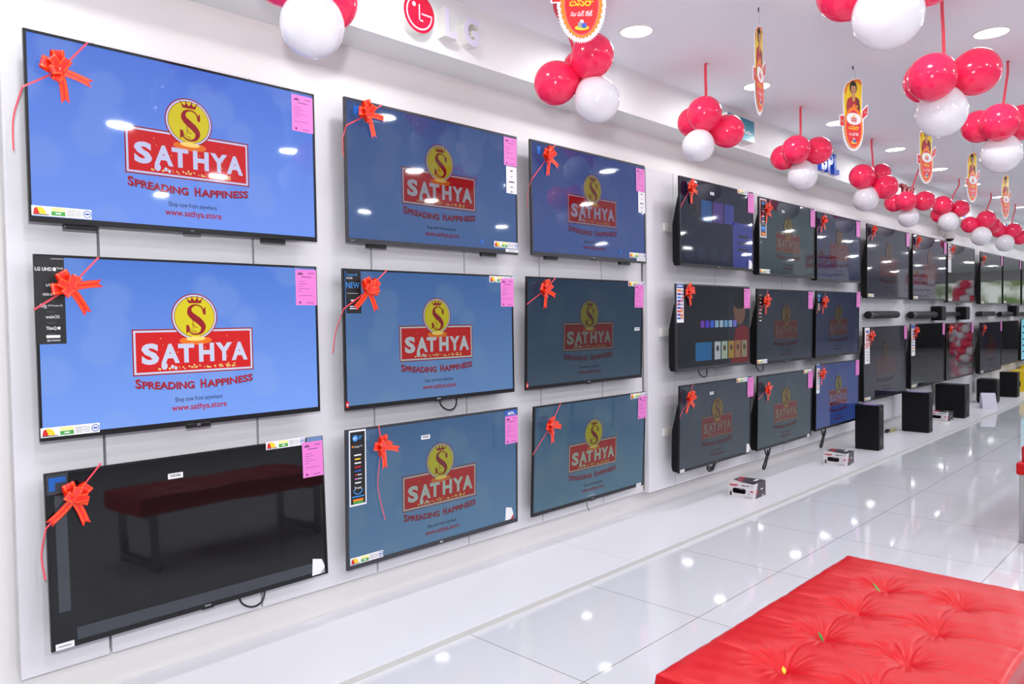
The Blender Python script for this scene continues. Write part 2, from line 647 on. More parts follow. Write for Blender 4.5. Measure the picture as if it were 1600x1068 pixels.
def s_logo():
    b = MB()
    P = S_PANE
    b.rect(P['x0'], P['x1'], P['z0'], P['z1'], 0, S_WALL)
    y = -0.0003
    b.rect(-.224, .224, -.110, .054, y, S_DRED)
    b.rect(-.2195, .2195, -.1055, .0495, 2 * y, S_WHITE)
    b.rect(-.2125, .2125, -.0985, .0425, 3 * y, S_RED)
    b.disc(0, .010, .060, 4 * y, S_ORG, rz=.016)
    cx, cz = -.002, .097
    b.disc(cx, cz, .0855, 5 * y, S_DRED)
    b.disc(cx, cz, .0815, 6 * y, S_WHITE)
    b.disc(cx, cz, .0755, 7 * y, S_DRED)
    b.disc(cx, cz, .0735, 8 * y, S_YEL)
    # glint where the disc meets the box
    b.disc(0, .0165, .036, 9 * y, S_GLOW, rz=.0085)
    # serif S with crown and hand
    hh = .112
    sp = [(.27, .22), (.20, .40), (.02, .48), (-.17, .40), (-.20, .22), (-.06, .07), (.12, -.07), (.24, -.24), (.17, -.42), (-.02, -.49), (-.20, -.42), (-.27, -.24)]
    pts = smooth_path(sp, 6)
    n = len(pts)
    wd = [.045 + .17 * (sin(pi * min(1, max(0, (i / (n - 1) - .18) / .64)))) ** 1.3 for i in range(n)]
    sx, sz = cx + .004, cz - .010
    b.stroke([(sx + p[0] * hh, sz + p[1] * hh) for p in pts], [w * hh for w in wd], 9 * y, S_DRED)
    b.poly([(sx + .25 * hh, sz + .16 * hh), (sx + .33 * hh, sz + .16 * hh), (sx + .33 * hh, sz + .42 * hh), (sx + .22 * hh, sz + .30 * hh)], 10 * y, S_DRED)
    b.poly([(sx - .33 * hh, sz - .46 * hh), (sx - .2 * hh, sz - .36 * hh), (sx - .24 * hh, sz - .18 * hh), (sx - .33 * hh, sz - .18 * hh)], 10 * y, S_DRED)
    b.poly([(sx + a, sz + c) for a, c in ((-.026, .060), (.020, .060), (.027, .078), (.013, .068), (.007, .081), (-.003, .068), (-.013, .081), (-.019, .068), (-.033, .078))], 10 * y, S_DRED)
    for a, c in ((.027, .079), (.007, .082), (-.013, .082), (-.033, .079)):
        b.disc(sx + a, sz + c, .003, 10 * y, S_DRED, n=10)
    b.stroke([(sx - .012, sz + .006), (sx - .012, sz - .034), (sx - .024, sz - .030), (sx - .018, sz - .040), (sx + .002, sz - .044)], .0022, 10 * y, S_DRED)
    b.stroke([(sx - .012, sz - .016), (sx - .002, sz - .030), (sx + .006, sz - .028)], .0025, 10 * y, S_DRED)
    for q in (-.014, -.008, -.002):
        b.stroke([(sx + q, sz - .046), (sx + q, sz - .056)], .002, 10 * y, S_DRED)
    # SATHYA
    cap = .062
    xs = [-.194, -.127, -.066, .010, .074, .136]
    ws = [.060, .066, .059, .058, .065, .064]
    for ch, xx, ww in zip('SATHYA', xs, ws):
        b.text(ch, xx, -.066 if ch != 'S' else -.067, cap + (.004 if ch == 'S' else 0), 4 * y, S_WHITE, 'l', .045, ww)
    random.seed(4)
    for k in range(60):
        xx = random.uniform(-.15, .15)
        b.disc(xx, -.092 + abs(random.gauss(0, .006)), random.uniform(.0015, .004), 4 * y, S_DOT, n=8)
    for k in range(22):
        b.disc(random.uniform(-.13, .19), random.uniform(-.06, .036), random.uniform(.001, .0022), 5 * y, S_DOT, n=8)
    for xx, zz, r in ((-.116, -.079, .011), (-.088, -.083, .006), (-.075, -.088, .005)):
        b.disc(xx, zz, r, 5 * y, S_WHITE, rz=r * 1.2, n=16)
    # strap line on a shallow arc
    for st, xx, ww, hcap in (('S', -.218, .020, .030), ('PREADING', -.195, .184, .0245), ('H', .012, .021, .030), ('APPINESS', .036, .182, .0245)):
        v2, fs, (g0, g1) = glyphs(st, .03)
        for sh, M in ((.0018, S_INK), (0, S_CRIM)):
            k, kx = hcap / .69, ww / (g1 - g0)
            pp = []
            for a, c in v2:
                X = xx + (a - g0) * kx
                pp.append((X + sh, (4 if sh else 5) * y, -.165 - sh + c * k + .014 * (X / .216) ** 2))
            b.add(pp, fs, M)
    b.text('Shop now from anywhere', .006, -.211, .0165, 4 * y, S_INK, 'c', .012, .176)
    b.text('www.sathya.store', .008, -.243, .0215, 4 * y, S_CRIM, 'c', .02, .206)
    return b


def s_off():
    b = MB()
    P = S_PANE
    b.rect(P['x0'], P['x1'], P['z0'], P['z1'], 0, S_OFF)
    return b


def s_menu():
    b = s_off()
    a, c, d, e_ = screen_mat('lit_blue_tile', (40, 120, 210)), screen_mat('lit_violet_tile', (110, 70, 190)), screen_mat('lit_indigo_tile', (80, 90, 210)), screen_mat('lit_navy', (20, 26, 70))
    b.rect(-.506, .506, -.283, .294, -.0002, e_)
    b.rect(-.40, -.26, .04, .17, -.0004, S_OFF)
    b.disc(-.33, .10, .05, -.0006, S_INK, r0=.04)
    for k, M in enumerate((a, c, d)):
        b.rect(-.24 + k * .16, -.10 + k * .16, .02 + .004 * k, .17, -.0004, M)
    b.rect(.20, .506, -.283, .05, -.0004, d)
    for k in range(3):
        b.rect(.28, .44, -.06 - .05 * k, -.04 - .05 * k, -.0006, S_INK)
    for k in range(4):
        b.rect(-.46 + k * .16, -.33 + k * .16, -.25, -.16, -.0004, S_INK)
    return b


def s_home():
    b = s_off()
    b.rect(-.506, .506, -.283, .294, -.0002, screen_mat('lit_near_black', (14, 18, 26)))
    b.rect(.18, .506, -.283, .25, -.0003, screen_mat('lit_dark_slate', (30, 36, 48)))
    b.disc(.36, .12, .09, -.0004, screen_mat('lit_skin', (120, 84, 66)), rz=.11)
    b.disc(.36, .19, .10, -.0005, screen_mat('lit_hair', (14, 12, 14)), rz=.06)
    b.poly([(.22, -.283), (.506, -.283), (.506, -.02), (.42, .01), (.30, -.02)], -.00035, screen_mat('lit_shirt_red', (120, 14, 18)))
    cols = [(120, 60, 190), (90, 60, 220), (60, 100, 230), (150, 190, 220), (170, 200, 225), (110, 170, 220), (150, 190, 230), (120, 120, 220)]
    for k, c in enumerate(cols):
        x = -.20 + .066 * k
        b.rect(x, x + .05, -.005, .045, -.0006, screen_mat('lit_icon_%s' % ('abcdefgh'[k]), c))
    cols = [(30, 110, 170), (190, 200, 210), (170, 190, 170), (170, 140, 60), (160, 120, 80), (150, 140, 110)]
    for k, c in enumerate(cols):
        x = -.27 + (.20 + .10 * (k - 1) + .06 if k else 0)
        w = .22 if k == 0 else .085
        b.rect(x, x + w, -.24, -.11, -.0006, screen_mat('lit_thumb_%s' % ('abcdef'[k]), c))
        if k:
            b.disc(x + w / 2, -.16, .022, -.0008, screen_mat('lit_face', (90, 70, 60)), n=16)
    return b


def s_guide():
    b = s_off()
    b.rect(-.506, .506, -.283, .294, -.0002, screen_mat('lit_cyan', (130, 205, 225)))
    for k in range(5):
        b.rect(-.42, .2 - .05 * (k % 3), .18 - .09 * k, .20 - .09 * k, -.0004, S_INK)
    return b


SCREENS = {}


def screen_mesh(kind):
    if kind not in SCREENS:
        SCREENS[kind] = {'logo': s_logo, 'off': s_off, 'menu': s_menu, 'home': s_home, 'guide': s_guide}[kind]()
    return SCREENS[kind]


SHARED = {}


def shared(key, fn):
    """build once, return the mesh data"""
    if key not in SHARED:
        o = fn().build(key)
        SHARED[key] = o.data
        bpy.data.objects.remove(o)
    return SHARED[key]


def m_bezel(M, side, chin):
    b = MB()
    x, z = W0 / 2, H0 / 2
    y0, y1 = -.003, .010
    b.box(-x, x, y0, y1, z - side, z, M)
    b.box(-x, x, y0, y1, -z, -z + chin, M)
    b.box(-x, -x + side, y0, y1, -z + chin, z - side, M)
    b.box(x - side, x, y0, y1, -z + chin, z - side, M)
    return b


def m_housing(d, inset):
    b = MB()
    x, z = W0 / 2 - .001, H0 / 2 - .001
    b.box(-x, x, .001, .012, -z, z, BLKM)
    prof = [(.012, z * .62), (.024, z * .50), (d, z * -.05), (d, -z * .90), (d - .012, -z * .99), (.012, -z * .995)]
    n = len(prof)
    xx = x - inset
    vs_ = [(-xx, p[0], p[1]) for p in prof] + [(xx, p[0], p[1]) for p in prof]
    b.add(vs_, [(i, (i + 1) % n, (i + 1) % n + n, i + n) for i in range(n)] + [tuple(range(n))[::-1], tuple(range(n, 2 * n))], BLKM)
    return b


def m_tag():
    """pink price sheet in a clear sleeve; origin at its top right corner"""
    b = MB()
    b.rect(-.101, .001, -.149, .016, 0, TAPE)
    b.rect(-.098, -.002, -.147, 0, -.0004, PINK)
    y = -.0008
    b.rect(-.088, -.064, -.022, -.015, y, PINKD)
    b.poly([(-.084, -.015), (-.068, -.015), (-.076, -.010)], y, PINKD)
    b.rect(-.040, -.012, -.016, -.013, y, PINKD)
    b.rect(-.072, -.026, -.032, -.029, y, PINKD)
    for k, w in enumerate((.030, .040, .024, .052, .018)):
        b.rect(-.086, -.086 + w, -.050 - k * .010, -.0485 - k * .010, y, PINKD)
    b.rect(-.086, -.022, -.108, -.1065, y, PINKD)
    b.disc(-.080, -.136, .0055, y, PINKD, n=14)
    b.rect(-.050, -.018, -.138, -.1355, y, PINKD)
    return b


def m_energy(w=.175, h=.032):
    """star rating strip; origin lower left"""
    b = MB()
    b.rect(0, w, 0, h, 0, WHT)
    y = -.0004
    b.disc(w * .13, h * .18, w * .105, y, YEL, rz=h * .70, a1=pi, n=20)
    b.poly([(w * .03, h * .18), (w * .13, h * .18), (w * .085, h * .85), (w * .04, h * .7)], 2 * y, RED)
    b.rect(w * .02, w * .28, h * .10, h * .17, 2 * y, INK)
    b.rect(w * .32, w * .55, h * .56, h * .9, y, PYEL)
    b.rect(w * .32, w * .55, h * .12, h * .52, y, GRN)
    b.rect(w * .39, w * .48, h * .26, h * .40, 2 * y, WHT)
    for k in range(4):
        b.rect(w * .58, w * (.70 + .03 * (k % 2)), h * (.2 + .17 * k), h * (.26 + .17 * k), y, GRY)
        b.rect(w * .73, w * .83, h * (.2 + .17 * k), h * (.25 + .17 * k), y, GRY)
    b.disc(w * .925, h * .5, h * .38, y, BLU, r0=h * .30, n=20)
    b.rect(w * .89, w * .96, h * .42, h * .6, y, BLU)
    return b


def m_barcode():
    b = MB()
    b.rect(-.027, .027, -.010, .010, 0, WHT)
    x = -.020
    random.seed(2)
    while x < .02:
        w = random.choice((.0009, .0016))
        b.rect(x, x + w, -.004, .006, -.0004, INK)
        x += w + .0014
    return b


def st_black_spec():
    """tall black feature strip, upper-left origin, 0.09 x 0.285"""
    b = MB()
    w, h = .088, .286
    b.rect(0, w, -h, 0, 0, INK)
    y = -.0004
    b.text('LG UHD', .004, -.047, .011, y, WHT, 'l', .02, .048)
    b.rect(.055, .064, -.047, -.036, y, WHT)
    b.text('ThinQ', .066, -.041, .006, y, WHT, 'l', .01, .018)
    b.rect(.050, w - .002, -.009, -.006, y, GRY)
    b.text('UT75', .034, -.098, .008, y, WHT, 'l', .01, .024)
    b.text('HDR10 Pro', .024, -.128, .008, y, WHT, 'l', .01, .042)
    b.disc(.020, -.160, .006, y, WHT, r0=.004, n=18)
    b.rect(.026, .034, -.170, -.158, y, GRY)
    b.text('AI Processor 4K', .038, -.163, .006, y, WHT, 'l', 0, .042)
    b.text('webOS', .030, -.202, .010, y, WHT, 'l', 0, .040)
    b.text('ThinQ', .030, -.239, .010, y, WHT, 'l', .015, .030)
    b.rect(.063, .071, -.239, -.230, y, WHT)
    b.rect(.030, .070, -.266, -.257, y, WHT)
    b.rect(.032, .042, -.278, -.271, y, GRY)
    b.rect(.044, .070, -.277, -.272, y, GRY)
    for k in range(5):
        b.rect(.034, .058, -.145 - k * .036, -.1445 - k * .036, y, GRY)
    return b


def st_new():
    b = MB()
    w, h = .077, .194
    b.rect(0, w, -h, 0, 0, INK)
    y = -.0004
    b.text('Crystal 4K', .004, -.030, .009, y, LBLU, 'l', .01, .056)
    b.text('4K HDR', .004, -.044, .008, y, WHT, 'l', .01, .030)
    b.text('NEW', .001, -.084, .026, y, LBLU, 'l', .0, .068)
    b.rect(.004, .062, -.108, -.105, y, GRY)
    b.rect(.024, .046, -.140, -.134, y, WHT)
    b.rect(.018, .056, -.166, -.162, y, WHT)
    b.rect(.016, .060, -.175, -.171, y, WHT)
    return b


def st_white_frame():
    """black strip in a white border with service names"""
    b = MB()
    w, h = .088, .335
    b.rect(0, w, -h, 0, 0, WHT)
    y = -.0004
    b.rect(.006, w - .006, -h + .008, -.008, y, INK)
    b.disc(.032, -.036, .014, 2 * y, LBLU, n=24)
    b.text('BPL', .032, -.040, .008, 3 * y, WHT, 'c', .02, .018)
    for k in range(3):
        b.rect(.050, .068 - .004 * k, -.030 - .006 * k, -.027 - .006 * k, 2 * y, LBLU)
    b.rect(.014, .024, -.076, -.069, 2 * y, ORG)
    b.text('Google TV', .027, -.077, .008, 2 * y, WHT, 'l', 0, .042)
    for k, (M, wd) in enumerate(((WHT, .036), (YEL, .030), (WHT, .034), (RED, .032), (BLU, .036), (RED, .010), (PINK, .010), (WHT, .032))):
        z = -.108 - k * .0175
        b.rect(.044 - wd / 2 - (.010 if wd < .02 else 0), .044 + wd / 2 - (.010 if wd < .02 else 0), z - .006, z, 2 * y, M)
        if wd < .02:
            b.rect(.042, .064, z - .005, z - .001, 2 * y, WHT)
    b.text('3', .030, -.262, .012, 2 * y, WHT, 'c', .02)
    b.text('YEARS', .036, -.261, .008, 2 * y, WHT, 'l', .01, .026)
    b.disc(.044, -.262, .024, 2 * y, LBLU, r0=.020, a0=pi, a1=2 * pi, n=24)
    b.rect(.012, .076, -.297, -.292, 2 * y, LBLU)
    b.rect(.018, .070, -.315, -.305, 2 * y, ORG)
    b.rect(.018, .070, -.325, -.316, 2 * y, GRN)
    return b


def st_red_frame():
    b = MB()
    w, h = .11, .30
    b.rect(0, w, -h, 0, 0, WHT)
    y = -.0004
    b.rect(.006, w - .006, -h * .66, -.008, y, RED)
    b.rect(.012, w - .012, -h + .01, -.014, 2 * y, INK)
    b.disc(w / 2, -.034, .016, 3 * y, LBLU, n=20)
    for k, M in enumerate((GRY, WHT, RED, WHT, BLU, WHT, GRY)):
        b.rect(w * .32, w * .68, -.080 - k * .020, -.070 - k * .020, 3 * y, M)
    b.rect(w * .2, w * .8, -.236, -.216, 3 * y, LBLU)
    b.rect(w * .2, w * .8, -.254, -.240, 3 * y, BLU)
    b.rect(w * .2, w * .8, -.284, -.262, 3 * y, ORG)
    return b


def st_colour():
    b = MB()
    w, h = .088, .262
    b.rect(0, w, -h, 0, 0, WHT)
    y = -.0004
    VIO = mat('print_violet', (78, 60, 170), 0.4)
    b.rect(.002, w - .002, -.032, -.004, y, BLU)
    b.rect(.012, .070, -.022, -.014, 2 * y, WHT)
    for k in range(9):
        M = (ORG, VIO, LBLU, VIO, BLU, VIO, RED, VIO, BLU)[k]
        b.rect(.006, .050, -.056 - k * .023, -.042 - k * .023, y, M)
        b.rect(.054, w - .006, -.054 - k * .023, -.046 - k * .023, y, VIO if k % 2 else GRY)
    b.disc(.062, -.20, .020, 2 * y, ORG, rz=.034, r0=.012)
    return b


def st_dark():
    b = MB()
    w, h = .10, .245
    b.rect(0, w, -h, 0, 0, INK)
    y = -.0004
    for k, ww in enumerate((.04, .012, .03, .03, .04, .03, .045, .036)):
        z = -.02 - k * .028
        b.rect(w / 2 - ww / 2, w / 2 + ww / 2, z - .007, z, y, WHT if k % 3 else GRY)
    return b


def st_blue():
    b = MB()
    w, h = .10, .165
    b.rect(0, w, -h, 0, 0, INK)
    b.rect(.02, .08, -.04, -.02, -.0004, LBLU)
    b.disc(.05, -.065, .018, -.0004, LBLU, n=20)
    for k in range(4):
        b.rect(.03, .072, -.105 - k * .016, -.098 - k * .016, -.0004, WHT)
    return b


def st_white():
    b = MB()
    w, h = .14, .365
    b.rect(0, w, -h, 0, 0, WHT)
    y = -.0004
    b.rect(.03, .11, -.05, -.03, y, BLU)
    b.disc(.07, -.10, .034, y, RED, r0=.020, n=24)
    for k in range(3):
        b.rect(.03, .11 - .01 * k, -.17 - k * .02, -.16 - k * .02, y, RED)
    for k in range(4):
        b.rect(.045, .095, -.25 - k * .028, -.24 - k * .028, y, GRY)
    return b


def st_bluewhite():
    b = MB()
    w, h = .07, .26
    b.rect(0, w, -h, 0, 0, WHT)
    b.rect(.004, w - .004, -.036, -.004, -.0004, BLU)
    for k in range(8):
        b.rect(.016, .054, -.065 - k * .023, -.054 - k * .023, -.0004, (GRY, BLU, ORG, GRY)[k % 4])
    return b


STK = dict(spec=st_black_spec, new=st_new, frame=st_white_frame, redframe=st_red_frame, colour=st_colour, dark=st_dark, blue=st_blue, white=st_white, bw=st_bluewhite)

# id: (centre x, front y, centre z, width, height, tilt), screen, panel brightness with viewing-angle dimming baked in (r, g, b), bezel, label
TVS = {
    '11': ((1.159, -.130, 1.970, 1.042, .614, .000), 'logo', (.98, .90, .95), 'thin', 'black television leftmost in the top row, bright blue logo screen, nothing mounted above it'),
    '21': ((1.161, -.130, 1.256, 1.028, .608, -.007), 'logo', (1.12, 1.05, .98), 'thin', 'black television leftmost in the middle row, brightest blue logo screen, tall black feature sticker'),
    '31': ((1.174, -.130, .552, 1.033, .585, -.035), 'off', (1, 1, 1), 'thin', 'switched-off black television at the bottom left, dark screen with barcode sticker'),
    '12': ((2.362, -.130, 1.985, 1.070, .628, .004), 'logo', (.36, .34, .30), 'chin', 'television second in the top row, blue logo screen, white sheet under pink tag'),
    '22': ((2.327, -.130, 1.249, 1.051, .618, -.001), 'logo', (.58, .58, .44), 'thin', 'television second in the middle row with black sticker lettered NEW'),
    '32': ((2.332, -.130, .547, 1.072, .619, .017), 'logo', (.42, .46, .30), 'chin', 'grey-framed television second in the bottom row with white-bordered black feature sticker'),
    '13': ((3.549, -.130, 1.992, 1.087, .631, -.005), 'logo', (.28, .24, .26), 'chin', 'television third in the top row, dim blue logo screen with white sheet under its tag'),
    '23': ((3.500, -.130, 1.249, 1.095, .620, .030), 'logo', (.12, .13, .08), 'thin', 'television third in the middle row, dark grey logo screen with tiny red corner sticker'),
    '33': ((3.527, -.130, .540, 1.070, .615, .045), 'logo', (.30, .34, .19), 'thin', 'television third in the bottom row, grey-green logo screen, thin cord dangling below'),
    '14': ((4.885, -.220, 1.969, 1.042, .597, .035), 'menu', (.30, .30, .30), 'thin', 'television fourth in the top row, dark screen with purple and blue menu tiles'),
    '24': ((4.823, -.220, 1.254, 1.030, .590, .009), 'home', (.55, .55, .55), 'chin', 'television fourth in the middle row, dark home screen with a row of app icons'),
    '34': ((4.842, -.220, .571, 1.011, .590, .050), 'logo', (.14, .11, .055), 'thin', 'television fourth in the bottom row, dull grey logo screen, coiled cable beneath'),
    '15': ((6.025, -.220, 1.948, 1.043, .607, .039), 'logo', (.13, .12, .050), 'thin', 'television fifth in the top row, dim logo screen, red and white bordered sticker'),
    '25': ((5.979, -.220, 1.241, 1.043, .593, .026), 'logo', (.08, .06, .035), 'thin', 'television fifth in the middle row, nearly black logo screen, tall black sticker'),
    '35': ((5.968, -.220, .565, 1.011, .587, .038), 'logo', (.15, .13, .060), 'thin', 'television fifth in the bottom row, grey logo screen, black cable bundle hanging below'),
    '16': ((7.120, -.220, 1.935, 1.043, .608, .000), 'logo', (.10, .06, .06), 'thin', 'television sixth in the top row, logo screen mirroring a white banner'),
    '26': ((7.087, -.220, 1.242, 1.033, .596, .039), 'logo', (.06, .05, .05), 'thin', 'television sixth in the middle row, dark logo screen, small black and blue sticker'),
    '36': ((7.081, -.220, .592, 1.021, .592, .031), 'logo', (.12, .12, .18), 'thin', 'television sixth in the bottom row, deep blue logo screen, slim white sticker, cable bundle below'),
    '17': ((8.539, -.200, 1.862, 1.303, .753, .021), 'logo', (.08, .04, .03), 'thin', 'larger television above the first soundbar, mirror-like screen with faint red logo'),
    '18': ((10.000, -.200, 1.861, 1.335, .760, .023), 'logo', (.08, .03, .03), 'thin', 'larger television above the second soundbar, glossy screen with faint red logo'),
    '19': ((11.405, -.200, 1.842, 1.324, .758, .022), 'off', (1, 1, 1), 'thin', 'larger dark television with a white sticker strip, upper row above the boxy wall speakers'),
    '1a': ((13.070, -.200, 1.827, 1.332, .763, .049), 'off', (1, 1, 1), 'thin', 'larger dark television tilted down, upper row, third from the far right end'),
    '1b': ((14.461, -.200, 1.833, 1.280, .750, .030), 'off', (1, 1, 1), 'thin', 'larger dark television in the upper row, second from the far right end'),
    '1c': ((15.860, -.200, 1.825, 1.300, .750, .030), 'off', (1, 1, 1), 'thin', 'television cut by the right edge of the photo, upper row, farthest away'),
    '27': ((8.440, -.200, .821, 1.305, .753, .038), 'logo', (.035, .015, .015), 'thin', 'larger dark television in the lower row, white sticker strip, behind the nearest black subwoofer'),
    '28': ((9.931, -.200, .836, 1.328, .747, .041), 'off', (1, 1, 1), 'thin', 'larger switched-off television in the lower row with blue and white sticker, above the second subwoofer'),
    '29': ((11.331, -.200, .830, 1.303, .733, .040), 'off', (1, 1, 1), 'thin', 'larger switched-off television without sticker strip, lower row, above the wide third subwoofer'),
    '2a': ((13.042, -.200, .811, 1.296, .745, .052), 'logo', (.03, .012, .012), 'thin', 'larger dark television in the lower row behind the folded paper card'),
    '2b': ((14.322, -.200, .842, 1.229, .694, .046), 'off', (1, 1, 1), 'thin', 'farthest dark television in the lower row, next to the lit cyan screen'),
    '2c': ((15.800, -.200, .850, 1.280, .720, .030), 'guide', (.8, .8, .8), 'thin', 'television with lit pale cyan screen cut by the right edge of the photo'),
}
SHORT = {'11': 'top left television', '21': 'leftmost middle-row television', '31': 'switched-off bottom left television',
         '12': 'second top-row television', '22': 'second middle-row television', '32': 'second bottom-row television, with a long trailing end',
         '13': 'third top-row television', '23': 'third middle-row television', '33': 'third bottom-row television',
         '14': 'fourth top-row television', '24': 'fourth middle-row television, beside the home screen icons', '34': 'fourth bottom-row television',
         '15': 'fifth top-row television', '25': 'fifth middle-row television', '35': 'fifth bottom-row television',
         '16': 'sixth top-row television', '26': 'sixth middle-row television', '36': 'sixth bottom-row television with blue screen',
         '17': 'large television above the first soundbar', '18': 'large television above the second soundbar', '19': 'upper television over the wall speakers',
         '1a': 'upper television third from the far right end', '27': 'large lower television behind the nearest subwoofer', '28': 'large lower television above the second subwoofer',
         '29': 'large lower television above the third subwoofer', '2a': 'large lower television behind the paper card'}
# right edge of tag and its top, measured on each set (m from the set's centre)
TAGS = {'11': (.514, .288), '21': (.512, .289), '31': (.515, .275), '12': (.533, .300), '22': (.530, .293), '32': (.538, .268), '13': (.541, .290),
        '23': (.552, .289), '33': (.545, .282), '14': (.530, .288), '24': (.520, .278), '34': (.540, .287), '15': (.532, .292), '25': (.520, .287),
        '35': (.518, .276), '16': (.508, .290), '26': (.530, .301), '36': (.512, .291), '17': (.655, .365), '18': (.668, .358), '1a': (.690, .373),
        '27': (.680, .370), '28': (.675, .367), '29': (.672, .364), '2a': (.690, .374), '1b': (.66, .37)}
ENERGY = {'11': (-.514, -.286), '21': (-.512, -.292), '31': (.258, .266), '12': (.356, -.282), '22': (.352, .272), '13': (.362, -.284), '23': (.384, .277),
          '32': (-.522, -.290), '33': (.362, .272), '14': (.270, .268), '15': (-.516, -.288), '25': (-.518, -.288), '34': (.270, .262), '35': (.330, .262),
          '17': (-.64, -.36), '18': (-.65, -.365), '19': (-.65, -.36), '1a': (-.64, -.37), '27': (-.64, -.365), '28': (-.65, -.36), '1b': (-.62, -.36), '2a': (-.63, -.36)}
STICK = {'21': ('spec', -.516, .298), '22': ('new', -.512, .308), '32': ('frame', -.522, .305), '15': ('redframe', -.512, .290), '24': ('colour', -.512, .297),
         '25': ('dark', -.518, .268), '26': ('blue', -.512, .283), '36': ('bw', -.511, .300), '27': ('white', -.630, .370), '28': ('bw2', -.655, .370), '19': ('white', -.655, .372)}
BARC = {'31': (-.099, .221), '32': (-.095, .226), '14': (-.098, .224), '34': (-.091, .214), '23': (.485, .005), '15': (-.10, .225), '12': (-.2, -.31)}
BARC.pop('12')


def cable_mb(kind):
    b = MB()
    C = BLK
    if kind == 'loop':
        b.tube(smooth_path([(-.06, .03, .02), (-.05, .02, -.03), (-.015, .01, -.055), (.025, .01, -.05), (.045, .015, -.02), (.05, .03, .03)]), .004, C)
    elif kind == 'coil':
        for k in range(3):
            b.tube(smooth_path([(.06, .03, .03), (.05 - .01 * k, .02, -.02), (.0, .01 + .004 * k, -.06 + .01 * k), (-.06 + .01 * k, .01, -.05 - .006 * k), (-.07, .015, -.02 - .01 * k), (-.02, .02, -.03 - .01 * k), (.02, .012, -.05)]), .0045, C)
    elif kind == 'bundle':
        b.tube(smooth_path([(-.03, .03, .04), (-.03, .02, -0.036), (-.02, .01, -0.084), (-.04, .01, -0.144), (-.06, .01, -0.168), (-.08, .01, -0.156), (-.05, .012, -0.108), (.0, .015, -0.042), (.02, .02, -0.030), (.01, .02, -0.060), (-.03, .016, -0.096)]), .006, C)
        b.tube(smooth_path([(.06, .03, .04), (.055, .02, -0.024), (.02, .01, -0.054), (-.02, .006, -0.090), (-.05, .005, -0.150), (-.075, .008, -0.171), (-.085, .012, -0.150), (-.04, .01, -0.102), (.01, .008, -0.060)]), .006, C)
        b.tube(smooth_path([(-.035, .012, -0.090), (-.015, .0, -0.093), (-.01, .012, -0.096), (-.03, .02, -0.093)]), .004, C)
    elif kind == 'cord':
        b.tube(smooth_path([(-.01, .03, .02), (-.01, .03, -.02), (.0, .03, -.06), (.02, .03, -.085)]), .002, C)
    return b


CABLE = {'31': ('loop', .20), '22': ('loop', .10), '34': ('coil', .0), '35': ('bundle', -.25), '36': ('bundle', -.24), '24': ('loop', -.10), '25': ('loop', -.38), '33': ('cord', .02)}
TVOBJ = {}


def tilt(tid, t):
    if tid[1] in '123':
        return t
    if tid[0] == '1':
        return 0.0
    return 0.0 if tid[1] in '789abc' else t * .5


